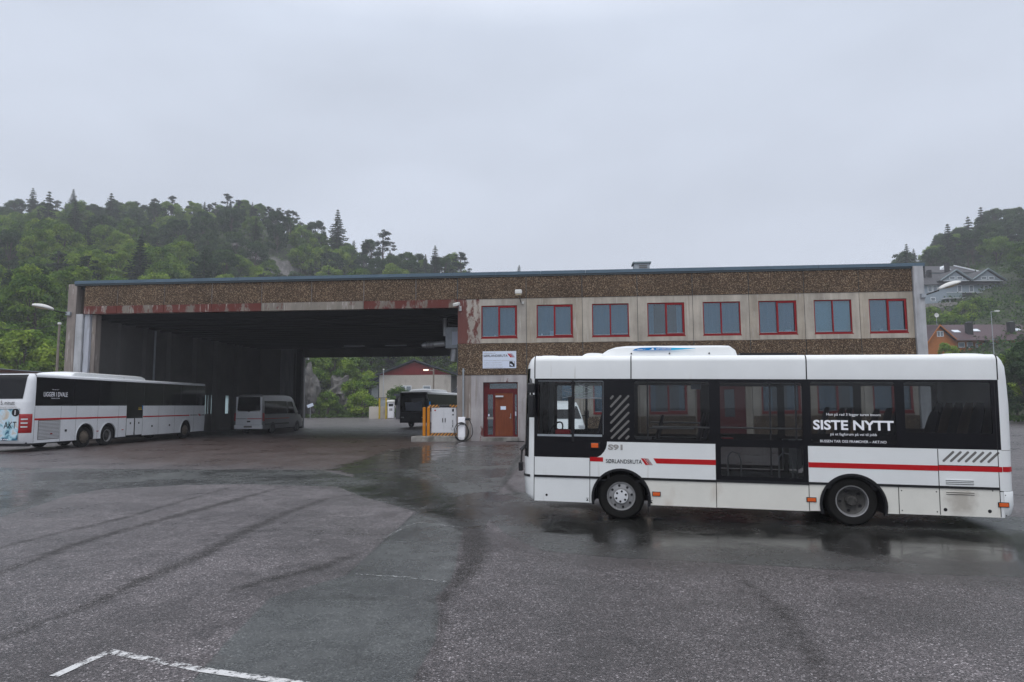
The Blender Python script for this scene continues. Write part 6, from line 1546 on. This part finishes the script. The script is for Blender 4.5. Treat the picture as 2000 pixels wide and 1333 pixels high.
rock(735, 560, 200, 0.2, .2, .2, 3, 'x') if False else None
bl = [(640, 800, 113, 1.0), (708, 806, 112, 1.25), (690, 790, 116, 1.35), (660, 808, 113, .6), (623, 806, 113, .8), (722, 770, 126, 1.5), (650, 745, 132, 1.9), (690, 740, 134, 1.8), (620, 770, 124, 1.5)]
for i, (x, y, Y, s) in enumerate(bl):
    p = D(x, y, Y); plant(BUS[i % 2], 'bush', (p.x, Y, max(.1, p.z - .6 * s)), s, i * 1.3, 'dense green bush on the bank seen through the hall passage', 'bush', 'bushes on the bank beyond the passage')
p = D(782, 797, 112); plant(BUS[0], 'bush', (p.x - .4, 112, -.3), 1.25, 1.0, 'pale green leafy shrub in front of the cream factory wall', 'bush', sz=1.45)
for (x, Y, s) in ((628, 140, 1.15), (672, 145, 1.2), (715, 150, 1.25), (752, 152, 1.2), (800, 156, 1.3), (850, 158, 1.3), (890, 158, 1.2), (600, 132, 1.0), (648, 160, 1.3), (700, 168, 1.3), (770, 172, 1.2), (830, 176, 1.2), (925, 165, 1.2)):
    p = D(x, 700, Y); z = max(0, float(hillz(p.x, Y)))
    plant(DEC[int(x) % 4], 'broadleaf_tree', (p.x, Y, z - .5), s, x, 'full green broadleaf tree on the slope seen through the bus hall, round the factory', 'broadleaf tree', 'broadleaf trees round the factory')
# masts and lamps behind
def pole_lamp(label, x, ytop, ybase, Y, r=.07, arm=None, head=None, mat='silver_pole', nm='lamp_post', glow=False, cat='lamp post'):
    a = D(x, ybase, Y); b_ = D(x, ytop, Y); r_ = place(nm, label, cat, (a.x, Y, max(0, a.z)))
    H_ = b_.z - max(0, a.z); MB().tube([(0, 0, -.5), (0, 0, H_)], [r, r * .7], 10).build('pole', mat, r_, 40)
    if head:
        hx, hz = head; MB().tube([(0, 0, H_ * (1 if not glow else .93)), (hx * .55, -.1, hz + H_)], r * .5, 6).build('arm', mat, r_, 40)
        MB().rbox(min(hx * .5, hx) , max(hx * .5, hx), -.22, .12, H_ + hz - .08, H_ + hz + .12, .05).build('lamp_head', 'lamp_glow' if glow else 'camera_white', r_, 40)
    else: MB().rbox(-.12, .12, -.12, .12, H_, H_ + .18, .04).build('cap', 'camera_white', r_, 40)
    return r_
pole_lamp('thin grey pole standing before the left edge of the cream factory wall', 748, 723, 812, 112, .08, nm='pole', cat='pole')
pole_lamp('dark wooden post with a lit street lamp before the cream factory wall', 846.5, 719, 800, 108, .16, head=(-1.6, -.35), mat='wood_pole', glow=True)
p = pole_lamp('slim silver lamp post at the left edge of the hall passage', 592, 702, 838, 60.5, .085, head=(.38, -.0))
pole_lamp('grey wooden utility pole with insulators left of the depot', 109, 634, 760, 62, .13, mat='wood_pole', nm='utility_pole', cat='utility pole')
wr = MB(); a = D(113, 634, 62); b_ = D(-60, 632, 52); wr.tube([a + (b_ - a) * (k / 10) - Vector((0, 0, .5 * math.sin(PI * k / 10))) for k in range(11)], .025, 5)
o = wr.build('wire', 'black_trim', None, 40); tag(o, 'thin overhead wire running left from the wooden utility pole', 'wire')
# fuel pumps, posts, concrete block
Yp = 100.
def at(x, y, Y=Yp): return D(x, y, Y)
for x, lb_ in ((741, 'left one of the two yellow posts carrying a small roof at the fuel pump'), (754, 'right one of the two yellow posts by the fuel pump')):
    a = at(x, 816); o = MB().lathe([(0, 3.0), (.13, 3.0), (.13, -.1)], (0, 0, 0), 'z', 14).build('yellow_post', 'post_yellow', None, 40); o.location = (a.x, Yp, 0); tag(o, lb_, 'post', 'yellow posts')
a = at(747, 815, Yp + .6); cb_ = place('concrete_block', 'large weathered concrete block behind the yellow posts', 'concrete block', (a.x - 2.0, Yp + .6, 0)); MB().rbox(0, 3.4, 0, 1.2, -.05, 1.75, .06).build('block', 'render_cream', cb_, 40)
tk = place('fuel_tank', 'small grey tank cabinet between the yellow posts', 'tank', (a.x - .05, Yp + .8, 1.78)); MB().rbox(-.5, .7, 0, .8, 0, 1.1, .12).build('body', 'galvanised', tk, 40); MB().box(-1.0, 1.0, -.2, 1.0, 1.2, 1.3).build('cover', 'roof_dark', tk)
a = at(764, 815); pm = place('fuel_pump', 'white fuel pump with rounded top standing between yellow posts and black bus', 'fuel pump', (a.x, Yp, 0))
MB().rbox(-.45, .45, -.3, .3, .12, 2.35, .08).build('body', 'charger_white', pm, 40); MB().rbox(-.62, .62, -.42, .42, 2.36, 2.72, .2).build('hood', 'camera_white', pm, 40)
MB().box(-.32, .32, -.33, -.301, 1.8, 2.15).box(-.18, -.05, -.33, -.301, 1.15, 1.5).box(.07, .2, -.33, -.301, 1.15, 1.5).build('display', 'black_trim', pm); MB().tube([(.44, 0, 1.8), (.75, -.05, 1.2), (.6, -.05, .5), (.46, 0, .9)], .04, 6).build('hose', 'black_trim', pm, 40)
a = at(773, 815, 97); kb = place('brick_kiosk', 'dark grey flat roofed kiosk partly hidden behind the black fronted bus', 'kiosk', (a.x, 97, 0)); MB().box(0, 2.6, 0, 2.2, 0, 3.3).build('wall', 'dumper_grey', kb); MB().box(-.25, 2.8, -.25, 2.4, 3.301, 3.55).build('roof', 'roof_dark', kb); MB().box(.3, .8, -.12, 0, 1.9, 2.5).build('box', 'black_trim', kb)
a = at(613, 796, 112); ps = place('small_sign', 'small tilted white board among the grass at the foot of the slope', 'sign', (a.x, 110, 0.2)); o = MB().box(-.5, .5, -.04, 0, -.25, .25).build('board', 'sign_white', ps); o.location = (0, 0, a.z + .1); o.rotation_euler = (0, R(-22), 0); MB().tube([(0, .03, -.5), (0, .03, a.z)], .04, 6).build('post', 'silver_pole', ps, 40)
# brown roofed shed at far left
a = D(-60, 716, 58); b_ = D(112, 730, 66)
sh = place('brown_shed', 'low shed with brown fascia and flat roof behind the long bus at the left edge', 'shed', (a.x, a.y, 0), math.atan2(b_.y - a.y, b_.x - a.x)); Ls = (Vector((b_.x, b_.y)) - Vector((a.x, a.y))).length
MB().box(0, Ls, 0, 6, 0, 4.35).build('wall', 'barn_red', sh); MB().plate([(-.3, a.z - .75), (Ls + .3, b_.z - .55), (Ls + .3, b_.z - .06), (-.3, a.z - .06)], [], -.5, -.3).build('fascia', 'brown_fascia', sh)
MB().plate([(-.35, a.z - .058), (Ls + .35, b_.z - .058), (Ls + .35, b_.z), (-.35, a.z)], [], -.55, 6).build('roof', 'galvanised', sh)

# ================================================================== HOUSES ON THE RIGHT
def win(parent, x0, x1, z0, z1, y, fm='house_trim', t_=.12, pane='window_far', mull=1):
    f = MB(); n = mull; hs = []; wv = (x1 - x0 - t_ * (n + 1)) / n
    for k in range(n): hs.append(rect(x0 + t_ + k * (wv + t_), x0 + t_ + k * (wv + t_) + wv, z0 + t_, z1 - t_))
    f.plate(rect(x0, x1, z0, z1), hs, y - .08, y - .001); w_ = f.build('window', fm, parent); MB().box(x0 + .05, x1 - .05, y - .03, y - .002, z0 + .05, z1 - .05).build('pane', pane, w_); return w_
# grey house: front wall towards us
Yg = 150.0; k9 = Yg / FPX
def gx_(x): return D(x, 590, Yg).x
a = D(1800, 590, Yg); gh = place('grey_house', 'large pale grey house with dark hipped roof, two gabled dormers and long balcony', 'house', (a.x, Yg, a.z)); OX, OZ = a.x, a.z
def gq(x, y): p = D(x, y, Yg); return p.x - OX, p.z - OZ
xl, zb = gq(1780, 592); xr, _ = gq(1961, 592); _, ze = gq(1900, 556); _, zr = gq(1900, 531)
MB().box(xl, xr - .3, 0, 11, zb - 2.5, ze).build('wall', 'house_grey', gh)
rf = MB(); xe0, xe1 = xl - .6, gq(1972, 556)[0]
rf.add([(xe0, -.8, ze - .1), (xe1, -.8, ze - .1), (xe1, 11.8, ze - .1), (xe0, 11.8, ze - .1), (xl + 1, 5.5, zr + .6), (gq(1930, 531)[0], 5.5, zr + .6)], [(0, 1, 5, 4), (1, 2, 5), (2, 3, 4, 5), (3, 0, 4), (3, 2, 1, 0)])
rfo = rf.build('roof', 'roof_slate', gh)
for (x0, xp, x1, yp) in ((1836, 1863, 1891, 530), (1896, 1924.5, 1957, 528)):
    A0, _ = gq(x0, 548); P0_, zp = gq(xp, yp); A1, _ = gq(x1, 548); _, z0 = gq(xp, 549.5)
    MB().plate([(A0 + .3, z0), (A1 - .3, z0), (P0_, zp - .25)], [], -.55, -.35).build('dormer_wall', 'house_grey', gh)
    r2 = MB(); r2.plate([(A0 - .4, z0 - .1), (P0_, zp), (P0_, zp + .28), (A0 - .4, z0 + .18)], [], -1.1, -.7).plate([(A1 + .4, z0 - .1), (P0_, zp), (P0_, zp + .28), (A1 + .4, z0 + .18)][::-1], [], -1.1, -.7)
    r2.build('bargeboard', 'trim_green_grey', gh)
    r3 = MB(); r3.plate([(A0 - .3, z0 - .05), (P0_, zp + .05), (P0_, zp + .22), (A0 - .3, z0 + .12)], [], -.69, 5).plate([(A1 + .3, z0 - .05), (P0_, zp + .05), (P0_, zp + .22), (A1 + .3, z0 + .12)][::-1], [], -.69, 5); r3.build('dormer_roof', 'roof_slate', gh)
    for d_ in (-1.5, .15): win(gh, P0_ + d_ , P0_ + d_ + 1.3, z0 + .25, z0 + .95, -.56)
    MB().box(A0 + .2, A1 - .2, -.7, -.56, z0 - .1, z0 + .05).build('trim', 'house_trim', gh)
for x in (1812, 1822, 1870, 1893, 1922, 1934, 1948): 
    u_, z_ = gq(x, 570); win(gh, u_, u_ + 1.0, z_ - .1, z_ + 1.4, -.001)
u0, zz = gq(1838, 578); u1, _ = gq(1982, 578)
MB().box(u0, u1, -2.0, 0, zz - .9, zz - .7).build('balcony_floor', 'house_trim', gh); bl_ = MB().box(u0, u1, -2.05, -1.95, zz - .69, zz + .35).build('balcony_rail', 'trim_green_grey', gh); MB().box(u0, u1, -2.1, -1.9, zz + .36, zz + .44).build('handrail', 'house_trim', bl_)
for x in (1845, 1880, 1915, 1950): u_, _ = gq(x, 585); MB().box(u_ - .1, u_ + .1, -1.9, -1.7, zb - 2.5, zz - .91).build('balcony_post', 'house_trim', gh)
u_, z_ = gq(1867, 575); MB().box(u_, u_ + 3.2, -2.12, -2.06, zz - .6, zz + .3).build('balcony_screen', 'chimney_black', gh)
u_, z_ = gq(1822, 588); win(gh, u_ - .5, u_ + .6, z_ - .1, z_ + .8, -.001)
for x, yt in ((1820, 514), (1833, 522), (1869, 512), (1891, 524)): u_, z_ = gq(x, yt); MB().box(u_ - .38, u_ + .38, 3.2, 4.0, zr - 1.2, z_ + (.5 if yt < 520 else 0)).build('chimney', 'chimney_black', gh)
# back house roof
a = D(1800, 540, 162); g2 = place('grey_house', 'grey roof of the upper house just behind the ridge of the two dormer house', 'house', (a.x, 162, a.z)); 
def g2q(x, y): p = D(x, y, 162); return p.x - a.x, p.z - a.z
x0, z0 = g2q(1780, 533); x1, z1 = g2q(1915, 532); xa, za = g2q(1808, 518); xb, zb2 = g2q(1886, 517)
MB().add([(x0, 0, z0), (x1, 0, z0), (x1, 9, z0), (x0, 9, z0), (xa, 4.5, za + .6), (xb, 4.5, za + .6)], [(0, 1, 5, 4), (1, 2, 5), (2, 3, 4, 5), (3, 0, 4), (3, 2, 1, 0)]).build('roof', 'roof_slate', g2)
MB().box(x0 + .5, x1 - .5, .4, 8.6, z0 - 6, z0 - .01).build('wall', 'house_grey', g2)
MB().tube([(xb, 4.4, za + .7), (x1 + .1, -.05, z0 + .1)], .16, 6).tube([(xa - 6, -.3, z0 + 1.2), (xa + .8, 4.4, za + .7)], .12, 6).build('verge_board', 'house_trim', g2)
xc, zc = g2q(1856, 519); MB().plate([(xc - 1.4, zc - .7), (xc + 1.4, zc - .7), (xc, zc + .5)], [], 1.8, 4.5).build('gablet', 'house_trim', g2)
# terrace walls below the grey house
def wallbox(name, label, x0, y0, x1, y1, Y, drop, mat, th_=.6):
    a = D(x0, y0, Y); b_ = D(x1, y1, Y); o = place(name, label, 'wall', (a.x, Y, a.z)); L_ = b_.x - a.x
    MB().plate([(0, -drop), (L_, -drop + b_.z - a.z), (L_, b_.z - a.z), (0, 0)], [], 0, th_).build('wall', mat, o); return o
wallbox('retaining_wall', 'low grey concrete parapet wall running below the grey house', 1803, 594, 1870, 590, 141, 1.4, 'old_concrete')
wallbox('retaining_wall', 'grey wall piece at the right end below the long balcony', 1890, 588, 2010, 584, 142, 1.6, 'old_concrete')
w_ = wallbox('stone_wall', 'dark rough stone terrace wall under the concrete parapet', 1803, 603, 1885, 600, 139, 4.2, 'stone_wall', 1.2)
# orange house
Yo = 108.0
a = D(1812, 690, Yo); oh = place('orange_house', 'orange wooden house with mauve tiled roof, skylights and black chimneys above the bus', 'house', (a.x, Yo, a.z)); 
def oq(x, y, Y=Yo): p = D(x, y, Y); return p.x - a.x, p.z - a.z
# gable end faces left-front; ridge runs to the right
gl, zg = oq(1812, 672); gr, _ = oq(1866, 668); gpx, gpz = oq(1833, 637); xr2, zr2 = oq(2040, 635, Yo + 3.5); xr1, _ = oq(2040, 668)
Yd = 4.0
MB().plate([(gl, -3), (gr, -3), (gr, oq(1866, 667)[1]), (gpx, gpz - .2), (gl, zg - .1)], [], 0, .25).build('gable_wall', 'house_orange', oh)
MB().box(gr, xr1, .3, 7, -3, oq(1900, 664)[1]).build('wall', 'house_orange', oh); MB().box(gl + .1, gr, .26, 7, -3, zg - .3).build('wall', 'house_orange', oh)
ez = oq(1875, 666)[1]; rz_ = gpz + .25
rf = MB().add([(gr - .2, -.8, ez), (xr1, -.8, ez), (xr1, Yd + 1, rz_ + .5), (gpx, -.35, gpz), (gpx, Yd + 1, rz_ + .5)], [(0, 1, 2, 4), (0, 4, 3)]).add([(gpx, -.35, gpz), (gpx, Yd + 1, rz_ + .5), (gl - .4, 6.5, zg - .2), (gl - .4, -.35, zg - .3)], [(0, 1, 2, 3)]).add([(xr1, 9, ez), (gl, 9, ez), (gpx, Yd + 1, rz_ + .5), (xr1, Yd + 1, rz_ + .5)], [(0, 1, 2, 3)])
rfo = rf.build('roof', 'roof_mauve', oh)
MB().plate([(gl - .5, zg - .4), (gpx, gpz - .05), (gpx, gpz + .20), (gl - .5, zg - .10)], [], -.5, -.36).plate([(gpx, gpz - .05), (gr + .1, ez - .15), (gr + .1, ez + .12), (gpx, gpz + .20)], [], -.5, -.36).build('bargeboard', 'house_orange', oh)
nrm_v = Vector((0, -(rz_ + .5 - ez), Yd + 1.8)).normalized()
def on_roof(x, y, up=.0):                 # picture point on the front roof slope
    r = ray(x, y); P0v = Vector((a.x, Yo - .8, a.z + ez)); t_ = (P0v - Vector((0, 0, CAMH))).dot(nrm_v) / r.dot(nrm_v); q_ = r * t_ + Vector((0, 0, CAMH)); return Vector((q_.x - a.x, q_.y - Yo, q_.z - a.z)) + nrm_v * up
for x, y in ((1867, 648), (1905, 646), (1986, 645)):
    c_ = on_roof(x, y, .10); tx = Vector((1, 0, 0)); ty = Vector((0, nrm_v.z, -nrm_v.y)); mb = MB(); w2, h2 = .55, .45
    vs = [c_ - tx * w2 - ty * h2, c_ + tx * w2 - ty * h2, c_ + tx * w2 + ty * h2, c_ - tx * w2 + ty * h2]; mb.add(vs + [v - nrm_v * .15 for v in vs], [(0, 1, 2, 3), (4, 5, 1, 0), (5, 6, 2, 1), (6, 7, 3, 2), (7, 4, 0, 3)]); mb.build('skylight', 'skylight', oh)
for x, yb_, yt in ((1893, 652, 630), (1975, 650, 629)):
    c_ = on_roof(x, yb_); h_ = (yb_ - yt) * Yo / FPX; ck = MB().box(c_.x - .42, c_.x + .42, c_.y - .4, c_.y + .4, c_.z - .5, c_.z + h_).build('chimney', 'chimney_black', oh, ); MB().box(c_.x - .3, c_.x + .3, c_.y - .3, c_.y + .3, c_.z + h_ + .002, c_.z + h_ + .08).build('chimney_cap', 'galvanised', ck)
for x0, x1, y0, y1, m_ in ((1830, 1842, 658, 647, 2),): u0, z0 = oq(x0, y0); u1, z1 = oq(x1, y1); win(oh, u0, u1, z0, z1, -.001, mull=2, t_=.09)
for x0, x1, y0, y1, m_ in ((1874, 1886, 679, 669, 1), (1891, 1902, 680, 669, 1), (1908, 1912, 679, 671, 1), (1922, 1946, 684, 670, 2), (1962, 1975, 680, 669, 1)): u0, z0 = oq(x0, y0); u1, z1 = oq(x1, y1); win(oh, u0, u1, z0, z1, .299, mull=m_, t_=.10)
# lamp post and dish mast
pole_lamp('thin grey street lamp post with a short arm in front of the orange house', 1942, 609, 700, 96, .06, head=(1.1, .05), mat='galvanised')
p = D(1830, 636, 118); q = D(1830, 616, 118); ds_ = place('satellite_dish', 'small round white dish on a thin mast left of the orange house roof', 'dish', (p.x, 118, p.z - 1.2)); MB().tube([(0, 0, -.5), (0, 0, q.z - p.z + 1.2)], .04, 6).build('mast', 'galvanised', ds_, 40)
MB().lathe([(0, .1), (.22, .06), (.38, 0), (.38, .02), (.2, .09), (0, .13)], (0, -.1, q.z - p.z + 1.2), 'y', 20).build('dish', 'camera_white', ds_, 40)
# shrubs and nearer trees on the right
for i, (x, y, Y, s, big) in enumerate(((1905, 600, 132, 1.25, 0), (1930, 598, 131, 1.3, 0), (1885, 606, 130, 1.1, 0), (1950, 606, 130, 1.2, 0), (1975, 612, 130, 1.0, 0), (1915, 625, 126, 1.3, 0), (1945, 625, 126, 1.3, 0), (1850, 622, 124, 1.1, 0), (1822, 636, 122, .9, 0), (1990, 600, 130, 1.1, 0), (1840, 652, 118, .6, 0), (1870, 630, 125, 1.1, 0), (1895, 628, 125, 1.1, 0), (1970, 628, 124, 1.2, 0), (1820, 612, 130, .9, 0), (1818, 655, 116, .8, 0))):
    p = D(x, y, Y); plant(BUS[i % 2], 'bush', (p.x, Y, p.z - 2.6 * s), s * 1.1, i * 1.7, 'dark green shrub on the terraces between the grey and the orange house', 'bush', 'shrubs between the two houses')
for i, (x, y, Y, s, lb_) in enumerate(((1850, 668, 92, .36, 'small round tree before the orange gable'), (1978, 672, 70, .55, 'yellowish green tree rising above the rear of the white city bus'), (2015, 655, 66, .62, 'dense tree at the right picture edge beyond the city bus'), (1940, 686, 78, .38, 'low leafy bush over the roof of the bus, before the orange house'), (2003, 705, 60, .55, 'dark tree close behind the rear corner of the city bus'), (2040, 690, 62, .7, 'tree cut by the right picture edge'))):
    p = D(x, y, Y); pr_ = DEC[i % 4] if i < 2 else (DDK[i % 2] if i % 2 == 0 else DEC[1]); h_ = max(v_.co.z for v_ in pr_[0].vertices) * s
    hs = (p.z) / max(v_.co.z for v_ in pr_[0].vertices) if i != 0 else s
    plant(pr_, 'broadleaf_tree', (p.x, Y, 0 if i != 0 else p.z - h_), max(s, hs * .8) if i != 0 else s, i * 2.1, lb_, 'broadleaf tree', sz=hs)
n = 4000; X = rg.uniform(36, 70, n); Y = rg.uniform(63, 76, n); c_ = np.stack([X, Y, .15 + rg.random(n) * .35], 1)
me = leafmesh('grass_verge', c_, rg.normal(size=(n, 3)) + (0, -.6, .2), .4 * (.5 + rg.random(n)), .2 * (.5 + rg.random(n)), rg.random(n), 'undergrowth', rg); o = bpy.data.objects.new('grass_verge', me); COL.objects.link(o); tag(o, kind='stuff')

# ================================================================== HAZE
m = bpy.data.materials.new('haze'); m.use_nodes = True; MATS['haze'] = m; t = m.node_tree; t.nodes.clear()
out = N(t, 'ShaderNodeOutputMaterial'); pv_ = N(t, 'ShaderNodeVolumePrincipled'); pv_.inputs['Color'].default_value = (.93, .95, 1, 1); pv_.inputs['Density'].default_value = .0007; pv_.inputs['Anisotropy'].default_value = .2
t.links.new(pv_.outputs[0], out.inputs['Volume'])
hzb = MB().box(-620, 620, -320, 640, -1.5, 105).build('haze', 'haze'); tag(hzb, kind='stuff')
